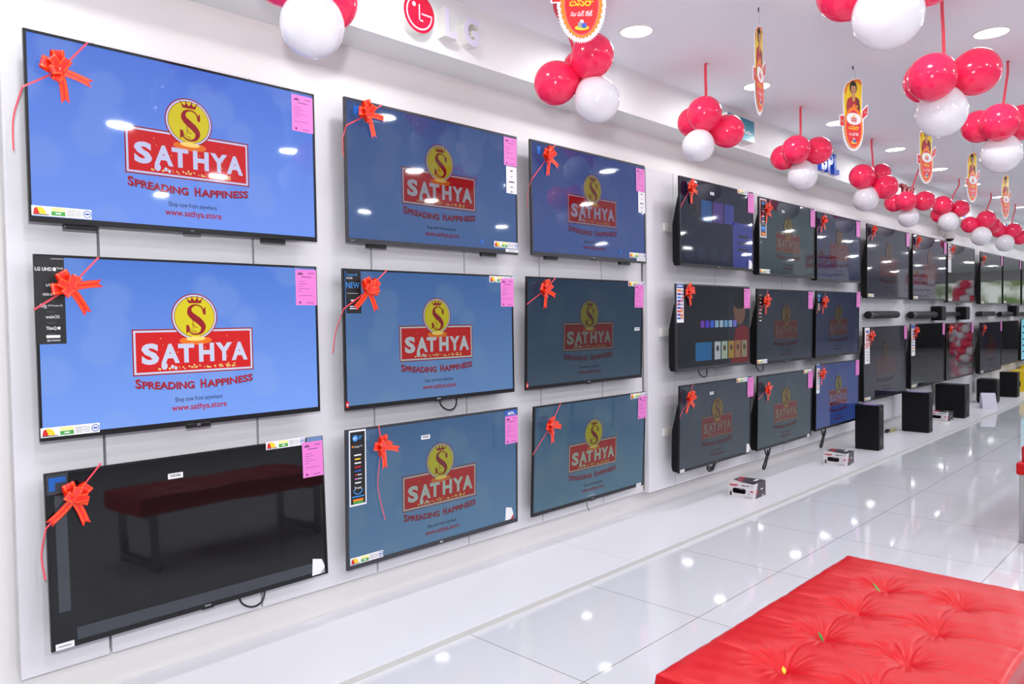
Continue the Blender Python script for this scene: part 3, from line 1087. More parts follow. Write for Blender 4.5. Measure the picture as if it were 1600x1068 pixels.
for tid, (T, scr, tint, bez, label) in TVS.items():
    cx, y, cz, w, h, t = T
    t = tilt(tid, t)
    e = empty('television', (cx, y, cz), label, 'television', 'televisions mounted on the wall', (t, 0, 0))
    TVOBJ[tid] = e
    kx, kz = w / W0, h / H0
    sec = 1 if tid[1] in '123' else 2
    front = .048 if sec == 1 else .090
    D = -y - front
    d = min(.062, D - .014)
    inset = .055 if sec == 1 else .008
    key = 'housing_%d_%d' % (round(d * 1000), sec)
    o = link('housing', shared(key, lambda: m_housing(d, inset)), e)
    o.scale = (kx, 1, kz)
    o = link('bezel', shared('bezel_' + bez, (lambda: m_bezel(BLK, .0085, .019)) if bez == 'thin' else (lambda: m_bezel(DGR, .010, .021))), e)
    o.scale = (kx, 1, kz)
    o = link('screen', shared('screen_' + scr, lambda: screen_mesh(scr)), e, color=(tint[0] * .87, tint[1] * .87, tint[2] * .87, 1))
    o.scale = (kx, 1, kz)
    # wall mount behind
    b = MB()
    b.box(-w * .505 if sec == 2 else -w * .3, w * .3, D - .016, D - .002, -.06, -.005, WHP if sec == 2 else GAP, .002)
    for sx in (-.12, .12):
        b.box(sx - .015, sx + .015, d - .004, D - .010, -.14, .06, DGR)
    b.build('wall_mount', e)
    # chin details
    b = MB()
    if tid == '21':
        b.box(-.045, .045, -.006, .008, -h / 2 - .010, -h / 2 + .006, BLK, .002)
        b.text('LG', 0, -h / 2 - .003, .007, -.0065, GRY, 'c', .02)
    elif tid == '12':
        b.text('SONY', -w / 2 + .03, -h / 2 + .008, .006, -.0034, GRY, 'c', .02)
    elif tid == '32':
        b.text('BPL', 0, -h / 2 + .007, .008, -.0034, WHT, 'c', .03)
    elif tid == '11':
        b.box(-.03, .03, -.004, .010, -h / 2 - .006, -h / 2 + .002, BLK)
        b.text('LG', 0, -h / 2 + .006, .006, -.0034, GRY, 'c', .02)
    else:
        b.box(-.022, .022, -.0045, .006, -h / 2 - .003, -h / 2 + .005, BLK)
        b.rect(-.012, .012, -h / 2 + .007, -h / 2 + .012, -.0034, GRY)
    b.build('brand_badge', e)
    if tid in ('12', '13', '11'):
        for sx in (-.37, .33):
            b = MB()
            b.box(sx - .05, sx + .05, .004, .030, -h / 2 - .016, -h / 2 + .001, BLK, .003)
            b.build('foot_socket', e)
    if tid in TAGS:
        tx, tz = TAGS[tid]
        link('price_tag', shared('price_tag', m_tag), e, (tx, -.0045, tz))['label'] = 'pink printed price sheet in a clear sleeve'
    if tid in ENERGY:
        ex, ez = ENERGY[tid]
        link('energy_label', shared('energy_label', m_energy), e, (ex, -.0038, ez))
    if tid in STICK:
        k, sx, sz = STICK[tid]
        o = link('feature_sticker', shared('sticker_' + k[:3] + k[-1], STK['bw' if k == 'bw2' else k]), e, (sx, -.0040, sz))
        if k == 'bw2':
            o.scale = (1.9, 1, 1.4)
    if tid in BARC:
        link('barcode_sticker', shared('barcode_sticker', m_barcode), e, (BARC[tid][0], -.0036, BARC[tid][1]))
    if tid in ('12', '13'):
        b = MB()
        x0, x1 = (.451, .531) if tid == '12' else (.465, .541)
        b.rect(x0, x1, .008, .150, 0, WHT)
        for k, (q, s_) in enumerate(((.130, .018), (.100, .012), (.072, .040), (.045, .022), (.020, .012))):
            b.rect((x0 + x1) / 2 - s_ / 2, (x0 + x1) / 2 + s_ / 2, q - .006, q, -.0004, GRY if k % 2 else INK)
        b.build('information_sheet', e, (0, -.0036, 0))
        b = MB()
        b.rect(.44, .535, -.302, -.286, -.0038, WHT)
        b.rect(.46, .52, -.296, -.292, -.0042, GRY)
        b.build('serial_sticker', e)
        b = MB()
        b.rect(-.49, -.462, .245, .285, -.0038, BTAPE)
        b.build('corner_tape', e)
        b = MB()
        b.rect(.26, .28, -.268, -.250, -.0038, BTAPE)
        b.build('corner_tape', e)
    if tid in ('22', '23'):
        b = MB()
        b.rect(-w / 2 + .001, -w / 2 + .016, -h / 2 + .012, -h / 2 + .040, -.0038, RED)
        b.rect(-w / 2 + .005, -w / 2 + .012, -h / 2 + .020, -h / 2 + .030, -.0042, WHT)
        b.build('red_sticker', e)
    if tid == '32':
        b = MB()
        b.rect(.44, .530, .265, .300, -.0038, BLU)
        b.text('BPL', .488, .275, .014, -.0042, WHT, 'c', .03, .05)
        b.build('brand_sticker', e)
    if tid in ('31', '34', '14', '32'):
        b = MB()
        b.poly([(.440, -.285), (.500, -.285), (.500, -.255), (.488, -.225), (.445, -.215)], -.0038, WHT)
        b.poly([(.478, -.285), (.500, -.285), (.500, -.262)], -.0044, GRY if tid != '32' else RED)
        b.build('peeling_sticker', e)
    if tid in ('31', '34', '33', '35'):
        b = MB()
        x0 = -w / 2 + .012 if tid in ('31', '34') else w / 2 - .085
        b.rect(x0, x0 + .055, -h / 2 + .001, -h / 2 + .022, -.0038, WHT)
        b.rect(x0 + .008, x0 + .046, -h / 2 + .009, -h / 2 + .013, -.0042, GRY)
        b.build('serial_sticker', e)
    if tid == '31':
        b = MB()
        b.rect(-.512, -.448, .220, .288, -.0036, TAPE)
        b.build('protective_film', e)
        b = MB()
        b.rect(.440, .512, .275, .292, -.0046, mat('bluish_tape', (120, 150, 200), .2, alpha=.8))
        b.build('corner_tape', e)
        b = MB()
        b.rect(-.49, -.455, -.17, .215, -.0036, TAPE)
        b.rect(-.44, .50, -h / 2 + .018, -h / 2 + .060, -.0036, TAPE)
        b.rect(-.505, -.487, .232, .276, -.0040, BTAPE)
        b.rect(-.487, -.455, .258, .276, -.0040, BTAPE)
        b.build('protective_film', e)
    if tid in CABLE:
        k, ox = CABLE[tid]
        cable_mb(k).build('power_cable', e, (ox, .02, -h / 2 - .002))

# ------------------------------------------------------------------ ribbon bows on the screen corners
def m_loop():
    b = MB()
    pts, n = [], 14
    for i in range(n + 1):
        a = i / n
        r = .060 * sin(pi * a) ** .7
        pts.append((r, -.004 - .040 * a * sin(pi * a) - .014 * a, 0))
    b.band(pts, (0, 0, 1), .038, BOW)
    for q in (-.013, .013):
        b.band([(p[0] * 1.01, p[1] - .0006, p[2] + q) for p in pts], (0, 0, 1), .0016, GOLD)
    return b


def m_tail():
    b = MB()
    pts = [(.09 * i / 8, -.012 + .008 * (i / 8), .003 * sin(3 * i / 8)) for i in range(9)]
    b.band(pts, (0, 0, 1), .025, BOW)
    p = pts[-1]
    b.add([(p[0], p[1], p[2] - .0125), (p[0] + .013, p[1], p[2] - .0125), (p[0], p[1], p[2])], [(0, 1, 2)], BOW)
    b.add([(p[0], p[1], p[2] + .0125), (p[0], p[1], p[2]), (p[0] + .013, p[1], p[2] + .0125)], [(0, 1, 2)], BOW)
    for q in (-.007, .007):
        b.band([(a, y - .0006, z + q) for a, y, z in pts], (0, 0, 1), .0014, GOLD)
    return b


def m_knot():
    b = MB()
    b.lathe([(.0001, -.019), (.011, -.016), (.017, -.008), (.019, 0), (.017, .008), (.011, .016), (.0001, .019)], BOW, 16, Matrix.Translation((0, -.020, 0)) @ Matrix.Diagonal((.62, .62, .62, 1)))
    return b


BOWS = {
    '11': [(-.425, .189), (-.335, .305), (-.528, .118), (-.558, -.087)], '21': [(-.416, .196), (-.323, .302), (-.519, .124)],
    '31': [(-.438, .199), (-.346, .303), (-.518, .115), (-.526, -.051)], '12': [(-.424, .253), (-.339, .315), (-.529, .19), (-.545, .054)],
    '13': [(-.411, .231), (-.336, .317), (-.543, .093), (-.577, -.06)], '22': [(-.405, .214), (-.293, .311), (-.526, .134), (-.586, -.057)],
    '23': [(-.413, .236), (-.315, .308), (-.548, .159)], '32': [(-.353, .212), (-.365, .312), None, (-.339, -.121)],
    '33': [(-.408, .185), (-.316, .31), (-.543, .044)], '14': [(-.403, .222), (-.346, .3), (-.515, .092)], '15': [(-.414, .203), (-.321, .301), (-.519, .128)],
    '16': [(-.426, .213), (-.35, .301), (-.523, .132)], '24': [(-.381, .238), (-.324, .300), (-.510, .15)], '25': [(-.403, .194), (-.345, .29), (-.511, .094)],
    '26': [(-.384, .194), (-.321, .286), (-.519, .098)], '34': [(-.408, .2), (-.344, .299), (-.51, .085)], '35': [(-.377, .18), None, (-.507, .111)],
    '36': [(-.426, .206), (-.38, .294), None], '17': [(-.526, .306)], '18': [(-.542, .298)], '19': [(-.513, .299)], '1a': [(-.579, .27)], '27': [(-.491, .278)],
    '28': [(-.542, .279)], '29': [(-.541, .283)], '2a': [(-.515, .275)],
}
TURN = {'11': 0, '21': 22, '31': -55, '12': 12, '13': -10, '22': -50, '23': -5, '32': 0, '33': 5}
for i, (tid, q) in enumerate(BOWS.items()):
    cx, y, cz, w, h, t = TVS[tid][0]
    t = tilt(tid, t)
    if len(q) == 1:
        u, v = q[0]
        q = [q[0], (u + .08, h / 2), (-w / 2, v - .10)]
    u, v = q[0]
    p = Matrix.Translation((cx, y, cz)) @ Matrix.Rotation(t, 4, 'X') @ Vector((u, -.005, v))
    e = empty('gift_bow', p, 'red ribbon bow on the %s' % SHORT[tid], 'bow', 'red bows on the television corners', (t, 0, 0))
    f = TURN.get(tid, (i * 37) % 50 - 30)
    for k, a in enumerate((100, 165, 40 if tid in ('21', '31', '22') else -110)):
        o = link('loop', shared('bow_loop', m_loop), e, rot=(0, -radians(a + f), 0))
        if k == 2:
            o.scale = (.72, .9, .8)
    for a, sc in ((135, .74), (62, .62), (200, .60)):
        o = link('loop', shared('bow_loop', m_loop), e, (0, -.006, 0), (0, -radians(a + f), 0))
        o.scale = (sc, 1.15, .8)
    for a in (-12, -80):
        link('tail', shared('bow_tail', m_tail), e, rot=(0, -radians(a + f), 0))
    link('knot', shared('bow_knot', m_knot), e)
    b = MB()
    for tgt in q[1:3]:
        if tgt:
            du, dv = tgt[0] - u, tgt[1] - v
            L = hypot(du, dv)
            sd = (-dv / L, 0, du / L)
            b.band([(0, -.006, 0), (du * .5, -.0025, dv * .5), (du * .99, -.0006, dv * .99), (du * 1.004, .0004, dv * 1.004)], sd, .0062, RIB)
    if len(q) > 3:
        s0 = q[2] or q[0]
        a = Vector((s0[0] - u, -.0004 if q[2] else -.004, s0[1] - v))
        c = Vector((q[3][0] - u, -.0004 if q[2] else -.006, q[3][1] - v))
        mid = (a + c) / 2 + Vector((-.012 if q[2] else -.03, 0, 0))
        b.band(smooth_path([tuple(a), tuple(mid), tuple(c)]), (1, .3, 0), .0055, RIB)
    b.build('ribbon', e)

# ------------------------------------------------------------------ balloon clusters
B_RED = mat('red_balloon', (252, 44, 92), 0.14, spec=0.5, sss=0.3)
B_WHT = mat('white_balloon', (236, 232, 238), 0.12, spec=0.6, sss=0.2)


def m_balloon(M):
    b = MB()
    prof = []
    n = 22
    for i in range(n + 1):
        a = pi * i / n
        z = -cos(a)
        r = sin(a)
        if z < 0:
            z *= 1.10 + .14 * (1 - r) ** 2
            r *= 1 - .10 * (1 - r) * r
        prof.append((max(r, .0005), z))
    b.lathe(prof, M, 32)
    return b


def m_bknot(M):
    b = MB()
    b.lathe([(.02, -1.22), (.05, -1.25), (.03, -1.28), (.055, -1.36), (.10, -1.42), (.002, -1.40)], M, 14)
    return b


CL = [
    (1.33, -0.60, [('w', 1.339, -0.698, 2.310, 0.105), ('r', 1.452, -0.619, 2.446, 0.101), ('r', 1.304, -0.568, 2.509, 0.103), ('r', 1.396, -0.661, 2.550, 0.096)]),
    (2.69, -0.60, [('w', 2.791, -0.758, 2.337, 0.104), ('r', 2.686, -0.595, 2.431, 0.101), ('r', 2.754, -0.762, 2.533, 0.099), ('r', 2.867, -0.604, 2.536, 0.092)]),
    (4.05, -0.60, [('w', 3.972, -0.592, 2.335, 0.095), ('r', 3.994, -0.623, 2.526, 0.101), ('r', 4.082, -0.491, 2.516, 0.091), ('r', 4.142, -0.693, 2.434, 0.098)]),
    (5.39, -0.60, [('w', 5.421, -0.600, 2.340, 0.104), ('r', 5.300, -0.606, 2.515, 0.100), ('r', 5.374, -0.477, 2.489, 0.091), ('r', 5.530, -0.669, 2.532, 0.099)]),
    (6.84, -0.60, [('w', 6.801, -0.563, 2.322, 0.105), ('r', 6.747, -0.552, 2.511, 0.106), ('r', 7.027, -0.612, 2.564, 0.086), ('r', 6.873, -0.702, 2.416, 0.103)]),
    (8.16, -0.60, [('w', 8.082, -0.526, 2.280, 0.097), ('r', 7.995, -0.533, 2.431, 0.096), ('r', 8.049, -0.400, 2.434, 0.088), ('r', 8.226, -0.631, 2.445, 0.097)]),
    (9.60, -0.60, [('w', 9.477, -0.528, 2.349, 0.106), ('r', 9.435, -0.477, 2.539, 0.104), ('r', 9.513, -0.424, 2.447, 0.090), ('r', 9.643, -0.605, 2.507, 0.096)]),
    (11.09, -0.60, [('w', 10.946, -0.526, 2.290, 0.118), ('r', 10.983, -0.573, 2.503, 0.112), ('r', 10.931, -0.401, 2.448, 0.102), ('r', 11.192, -0.600, 2.440, 0.097)]),
    (12.50, -0.60, [('w', 12.353, -0.507, 2.292, 0.116), ('r', 12.428, -0.593, 2.467, 0.104), ('r', 12.381, -0.424, 2.486, 0.103), ('r', 12.550, -0.652, 2.375, 0.102)]),
    (2.62, -1.95, [('w', 2.676, -2.062, 2.315, 0.111), ('r', 2.734, -1.909, 2.462, 0.104), ('r', 2.804, -2.048, 2.504, 0.109), ('r', 2.814, -2.145, 2.465, 0.102)]),
    (4.00, -1.88, [('w', 4.021, -1.873, 2.281, 0.113), ('r', 3.889, -1.868, 2.423, 0.107), ('r', 4.115, -1.995, 2.468, 0.108), ('r', 4.033, -1.808, 2.451, 0.107)]),
    (5.37, -1.88, [('w', 5.369, -1.849, 2.288, 0.112), ('r', 5.254, -1.862, 2.458, 0.108), ('r', 5.333, -1.737, 2.469, 0.097), ('r', 5.498, -1.938, 2.485, 0.108)]),
]
CLAB = ['balloon cluster cut by the top edge, left of the red logo disc',
        'red and white balloon cluster hanging under the nearest dasara poster',
        'red and white balloon cluster in front of the teal sign',
        'red and white balloon cluster just left of the blue fascia letters',
        'red and white balloon cluster just right of the blue fascia letters',
        'red and white balloon cluster in front of the dark red fascia letters',
        'red and white balloon cluster right above the white ceiling camera',
        'red and white balloon cluster, second farthest along the fascia',
        'red and white balloon cluster, farthest along the fascia',
        'large white balloon with red ones cut by the top edge at upper right',
        'balloon cluster on a long ribbon, nearest whole one at the upper right',
        'balloon cluster cut by the right edge of the photo, below the upper right one']
for i, (ax, ay, B) in enumerate(CL):
    c = Vector((0, 0, 0))
    for q in B:
        c += Vector(q[1:4]) / 4
    e = empty('balloon_cluster', (c.x, c.y, c.z), CLAB[i], 'balloons', 'balloon clusters hanging from the ceiling')
    for col, x, y, z, r in B:
        M = B_RED if col == 'r' else B_WHT
        p = Vector((x, y, z))
        dr = (p - c)
        dr.normalize()
        rot = dr.to_track_quat('Z', 'Y')
        o = link('balloon', shared('balloon_' + col, lambda: m_balloon(M)), e, p - c)
        o.rotation_euler = rot.to_euler()
        o.scale = (r, r, r)
        k = link('knot', shared('balloon_knot_' + col, lambda: m_bknot(M)), o)
    b = MB()
    top = Vector((ax, ay, CEIL - .001)) - c
    end = Vector((0, 0, .0))
    pts = smooth_path([(top.x + .05, top.y, top.z), (top.x + .02, top.y, top.z - .001), (top.x + .002, top.y, top.z - .012), (top.x, top.y, top.z - .08),
                       tuple(top.lerp(end, .5) + Vector((.006, 0, 0))), tuple(end)], 5)
    b.band(pts, (.72, -.69, 0), .017, RIB)
    b.build('ribbon', e)

# ------------------------------------------------------------------ hanging dasara posters
P_YEL = mat('poster_yellow', (246, 206, 30), 0.3)
P_ORG = mat('poster_orange', (244, 132, 28), 0.3)
P_RED = mat('poster_red', (224, 36, 40), 0.3)
P_SKN = mat('poster_skin', (206, 150, 112), 0.4)
P_HAIR = mat('poster_hair', (26, 18, 20), 0.5)
P_SARI = mat('poster_sari', (176, 26, 48), 0.4)
P_MAR = mat('poster_maroon', (110, 40, 30), 0.4)


def m_poster():
    """die-cut card, origin at its centre, 0.445 m tall, facing -y"""
    b = MB()
    H = .445
    def zz(t):                       # t from 0 (top) to 1 (bottom)
        return H / 2 - H * t
    # white die-cut border: figure part, flags, serrated badge
    badge = []
    cz, rx, rz = zz(.735), .083, .118
    n = 64
    for k in range(n + 1):
        a = pi * (1.0 + k / n) if False else pi + pi * k / n
        q = 1.0 if k % 2 else 1.07
        badge.append((rx * q * cos(a), cz + rz * q * sin(a)))
    right = [(.088, zz(.60)), (.088, zz(.565)), (.122, zz(.50)), (.126, zz(.345)), (.110, zz(.36)), (.075, zz(.44)), (.078, zz(.22)), (.080, zz(.06)),
             (.060, zz(.0)), (.020, zz(.012)), (-.010, zz(.028)), (-.02, zz(.05)), (-.062, zz(.10)), (-.070, zz(.15)), (-.082, zz(.20)), (-.085, zz(.30)), (-.078, zz(.52)),
             (-.112, zz(.535)), (-.112, zz(.69)), (-.088, zz(.69))]
    out = badge + right
    b.extr(out, 0, .003, WHT)
    y = -.0005
    def inset(pts, s, c0):
        return [(c0[0] + (p[0] - c0[0]) * s, c0[1] + (p[1] - c0[1]) * s) for p in pts]
    fig = [(-.072, zz(.55)), (-.078, zz(.30)), (-.075, zz(.205)), (-.058, zz(.115)), (-.012, zz(.05)), (.02, zz(.03)), (.056, zz(.018)), (.073, zz(.07)), (.070, zz(.30)), (.068, zz(.55))]
    b.poly(fig, y, P_YEL)
    b.poly([(-.075, zz(.205)), (-.058, zz(.115)), (-.012, zz(.05)), (.02, zz(.03)), (.056, zz(.018)), (.073, zz(.07)), (.06, zz(.10)), (.03, zz(.06)), (-.02, zz(.09)), (-.05, zz(.15)), (-.06, zz(.26))][::-1], 2 * y, P_ORG)
    # flags
    b.poly([(.074, zz(.56)), (.080, zz(.45)), (.120, zz(.37)), (.117, zz(.49))], 2 * y, P_RED)
    b.poly([(-.106, zz(.68)), (-.106, zz(.55)), (-.074, zz(.545)), (-.078, zz(.68))], 2 * y, P_RED)
    b.text('10', .100, zz(.475), .012, 3 * y, WHT)
    b.text('10', -.092, zz(.63), .012, 3 * y, WHT)
    # woman in a red sari (flat print)
    b.disc(0, zz(.145), .030, 3 * y, P_HAIR, rz=.040)
    b.poly([(-.050, zz(.53)), (-.058, zz(.40)), (-.046, zz(.31)), (-.016, zz(.27)), (.018, zz(.265)), (.048, zz(.30)), (.056, zz(.40)), (.050, zz(.53))], 4 * y, P_SARI)
    b.poly([(.020, zz(.265)), (.048, zz(.30)), (.056, zz(.40)), (.050, zz(.53)), (.02, zz(.53)), (.03, zz(.40))], 5 * y, P_MAR)
    b.poly([(-.010, zz(.30)), (-.012, zz(.20)), (.012, zz(.20)), (.014, zz(.29)), (.0, zz(.33))], 5 * y, P_SKN)
    b.disc(0, zz(.165), .0205, 6 * y, P_SKN, rz=.030)
    b.disc(-.001, zz(.098), .022, 7 * y, P_HAIR, rz=.012)
    for sx in (-.008, .008):
        b.disc(sx, zz(.158), .003, 7 * y, P_HAIR, rz=.0016, n=10)
    b.disc(0, zz(.200), .006, 7 * y, P_SARI, rz=.0022, n=12)
    b.disc(0, zz(.133), .0016, 7 * y, P_RED, n=8)
    b.stroke(smooth_path([(-.012, zz(.26)), (-.008, zz(.31)), (0, zz(.335)), (.009, zz(.31)), (.013, zz(.255))]), .003, 7 * y, P_YEL)
    b.poly([(-.052, zz(.52)), (-.050, zz(.49)), (.010, zz(.46)), (.014, zz(.485))], 7 * y, P_SKN)
    b.disc(.006, zz(.41), .012, 6 * y, P_ORG, rz=.020, n=14)
    b.disc(.028, zz(.40), .006, 7 * y, P_YEL, n=10)
    # badge
    pts, pts2 = [], []
    for k in range(72):
        a = 2 * pi * k / 72
        q = 1.0 if k % 2 else .93
        pts.append((.079 * q * cos(a), cz + .019 + .131 * q * sin(a)))
    b.poly(pts, 8 * y, P_ORG)
    b.disc(0, cz + .014, .063, 9 * y, mat('poster_pink_rim', (250, 110, 120), .3), rz=.112, n=48)
    b.disc(0, cz + .014, .060, 10 * y, P_RED, rz=.109, n=48)
    # lens-shaped shop sign
    ez = cz + .072
    eye = [(.060 * cos(pi * k / 16), ez + .036 * sin(pi * k / 16) ** .8) for k in range(17)] + [(-.060 * cos(pi * k / 16), ez - .036 * sin(pi * k / 16) ** .8) for k in range(1, 16)]
    b.poly(eye, 11 * y, WHT)
    b.rect(-.023, .023, ez - .016, ez + .006, 12 * y, RED)
    b.text('SATHYA', 0, ez - .009, .008, 13 * y, WHT, 'c', .03, .040)
    b.disc(0, ez + .014, .0085, 13 * y, YEL, n=16)
    b.text('S', 0, ez + .010, .009, 14 * y, RED, 'c', .02)
    b.rect(-.018, .018, ez - .024, ez - .021, 12 * y, RED)
    b.text('దసరా', 0, cz + .006, .024, 12 * y, P_YEL, 'c', .02, .088)
    b.text('సూపర్ సేల్', 0, cz - .030, .015, 12 * y, WHT, 'c', .012, .080)
    # little heap of appliances
    b.disc(0, cz - .072, .026, 12 * y, YEL, rz=.009, n=20)
    b.rect(-.014, .002, cz - .071, cz - .052, 13 * y, GRY)
    b.rect(.0, .017, cz - .073, cz - .056, 14 * y, BLU)
    b.rect(-.006, .006, cz - .056, cz - .044, 13 * y, WHT)
    return b


PST = [(2.147, 2.553, -46, 'dasara sale poster cut by the top edge, red badge facing the camera'),
       (3.536, 2.549, 12, 'dasara poster with woman turned nearly edge-on, overlapping a downlight'),
       (4.780, 2.556, -22, 'dasara poster with woman in red sari, largest one fully in view'),
       (6.251, 2.531, -16, 'dasara poster partly behind the white balloon at upper right'),
       (7.586, 2.525, -13, 'dasara poster with woman, second farthest along the aisle'),
       (8.870, 2.490, -11, 'dasara poster with woman, smallest and farthest along the aisle')]
for x, z, yaw, lb in PST:
    e = empty('hanging_poster', (x, -1.19, z), lb, 'poster', 'dasara sale posters hanging over the aisle', (0, 0, radians(yaw)))
    link('printed_card', shared('printed_card', m_poster), e)
    b = MB()
    b.tube([(.02, .0015, .215), (.01, .0015, CEIL - z - .02), (0, .0015, CEIL - z)], .0007, GRY, 5)
    b.box(-.003, .003, -.001, .004, CEIL - z - .020, CEIL - z, DGR)
    b.build('string', e)

# ------------------------------------------------------------------ brand signs on the fascia
L_RED = mat('logo_red', (214, 14, 56), 0.25)
L_WHT = mat('logo_white', (232, 214, 232), 0.3)
L_SIL = mat('letter_silver', (214, 212, 234), 0.3)
e = empty('brand_sign', (2.145, FY, 2.703), 'round red logo disc with two raised white letters on the fascia', 'sign')
b = MB()
b.cyl((0, 0), .087, 'y', 0, -.042, WHP, 56)
b.disc(0, 0, .087, -.0425, L_RED, n=56)
y = -.0435
b.disc(0, 0, .0735, y, L_WHT, r0=.0665, a0=radians(88), a1=radians(360), n=56)
b.rect(.012, .0735, -.0035, .0035, y, L_WHT)
b.disc(-.030, .034, .0105, y, L_WHT, n=20)
b.rect(-.0035, .0035, -.034, .040, y, L_WHT)
b.rect(-.0035, .020, -.034, -.027, y, L_WHT)
b.build('logo_disc', e)
for ch, x, z, hh, ww in (('L', .138, -.060, .118, .075), ('G', .258, -.064, .120, .096)):
    b = MB()
    b.text(ch, x, z, hh, -.055, L_SIL, 'l', .04, ww, depth=.055, Mside=WHP)
    b.build('letter', e)

S_BLU = mat('sign_blue', (36, 88, 214), 0.3)
S_DRE = mat('sign_dark_red', (150, 26, 44), 0.3)
e = empty('brand_sign', (6.625, FY, 2.614), 'three raised blue letters on the fascia', 'sign')
x = 0
for ch, w_ in (('B', .125), ('P', .125), ('L', .115)):
    b = MB()
    b.text(ch, x, 0, .155, -.035, S_BLU, 'l', .05, w_, depth=.035, Mside=S_BLU)
    b.build('letter', e)
    x += w_ + .018
e = empty('brand_sign', (8.80, FY, 2.612), 'raised dark red letters on the fascia behind balloons', 'sign')
x = 0
for ch, w_ in (('T', .17), ('C', .18), ('L', .15)):
    b = MB()
    b.text(ch, x, 0, .120, -.030, S_DRE, 'l', .05, w_, depth=.030, Mside=S_DRE)
    b.build('letter', e)
    x += w_ + .03
TEAL = bpy.data.materials.new('teal_panel')
TEAL.use_nodes = True
nt = TEAL.node_tree
tc = nt.nodes.new('ShaderNodeTexCoord')
sp = nt.nodes.new('ShaderNodeSeparateXYZ')
mr = nt.nodes.new('ShaderNodeValToRGB')
mr.color_ramp.elements[0].color = lin((70, 190, 205))
mr.color_ramp.elements[1].color = lin((10, 110, 140))
nt.links.new(tc.outputs['Generated'], sp.inputs[0])
nt.links.new(sp.outputs['Z'], mr.inputs[0])
nt.links.new(mr.outputs[0], nt.nodes['Principled BSDF'].inputs['Base Color'])
nt.nodes['Principled BSDF'].inputs['Roughness'].default_value = 0.25
e = empty('brand_sign', (5.12, FY, 2.70), 'teal rectangular sign box on the fascia behind balloons', 'sign')
b = MB()
b.box(-.205, .205, -.055, 0, -.08, .08, WHP, .003)
b.build('sign_box', e)
b = MB()
b.rect(-.203, .203, -.078, .078, -.0555, TEAL)
b.rect(.06, .16, -.028, -.016, -.056, WHT)
b.rect(.09, .13, -.010, -.004, -.056, WHT)
b.build('sign_face', e)
for x, z, lb in ((11.27, 2.63, 'small blue and white sign on the fascia, above the ceiling camera'), (13.75, 2.66, 'small dark blue sign on the fascia, farthest along')):
    e = empty('brand_sign', (x, FY, z), lb, 'sign')
    b = MB()
    b.box(-.17, .17, -.03, 0, -.085, .05, WHP, .004)
    b.build('backing', e)
    b = MB()
    b.disc(0, .0, .14, -.0312, S_BLU, rz=.045, n=30)
    b.build('oval_mark', e)

# ------------------------------------------------------------------ ceiling camera on the bulkhead
e = empty('security_camera', (11.15, -.115, 2.572), 'white cylindrical camera hanging below the bulkhead behind a white balloon', 'camera')
b = MB()
b.lathe([(.001, 0), (.075, 0), (.075, -.03), (.068, -.035), (.068, -.255), (.062, -.265), (.045, -.268)], WHP, 28)
b.build('housing', e)
b = MB()
b.lathe([(.060, -.262), (.050, -.285), (.025, -.298), (.001, -.300)], BLK, 24)
b.build('lens_dome', e)
b = MB()
b.tube(smooth_path([(-.06, 0, -.02), (-.12, .02, -.10), (-.13, .03, -.2), (-.10, .05, -.24), (-.08, .06, -.18)]), .006, WHP)
b.build('cable', e)

# ------------------------------------------------------------------ soundbars and wall speakers
PF = -0.090
GRILL = mat('speaker_grille', (15, 15, 18), 0.55, spec=0.3, bump=(900, .3, .001))


def soundbar(x0, x1, z0, z1, rounded, lb):
    e = empty('soundbar', ((x0 + x1) / 2, PF, (z0 + z1) / 2), lb, 'soundbar', 'soundbars mounted between the television rows')
    L, r = (x1 - x0) / 2, (z1 - z0) / 2
    b = MB()
    if rounded:
        pr = [(r * .55, -L), (r * .85, -L + .004), (r * .98, -L + .014), (r, -L + .03), (r, L - .03), (r * .98, L - .014), (r * .85, L - .004), (r * .55, L), (.001, L)]
        b.lathe([(.001, -L)] + pr, GRILL, 24, Matrix.Translation((0, -.020 - r, 0)) @ Matrix.Rotation(pi / 2, 4, 'Y'))
    else:
        b.box(-L, L, -.020 - 2 * r, -.020, -r, r, GRILL, .006)
    b.build('body', e)
    b = MB()
    if rounded:
        b.cyl((-.020 - r, 0), r * 1.01, 'x', -L + .012, -L + .10, BLK, 24, cap=False)
    else:
        b.box(-L - .001, -L + .06, -.0215 - 2 * r, -.0195, -r - .001, r + .001, BLK, .006)
    b.build('end_cap', e)
    b = MB()
    b.rect(-L + .14, -L + .17, -.004, .004, -.0212 - 2 * r, GRY)
    b.build('brand_badge', e)
    for sx in (-.6, .6):
        b = MB()
        b.box(sx * L - .02, sx * L + .02, -.030, 0, -r * .7, r * .5, BLK)
        b.build('bracket', e)


soundbar(8.05, 8.96, 1.280, 1.357, True, 'long round-ended black soundbar, nearest one, under the first larger television')
soundbar(9.42, 10.38, 1.268, 1.351, True, 'long round-ended black soundbar, second from the left')
soundbar(10.83, 11.72, 1.288, 1.340, False, 'thin black soundbar running between two boxy wall speakers')
soundbar(12.60, 13.40, 1.270, 1.344, False, 'black soundbar right of the boxy speaker pair, fourth from the left')
soundbar(13.85, 14.85, 1.260, 1.336, True, 'black round-ended soundbar left of the farthest boxy wall speaker')
soundbar(15.15, 16.20, 1.269, 1.326, False, 'farthest black soundbar, cut by the right edge of the photo')


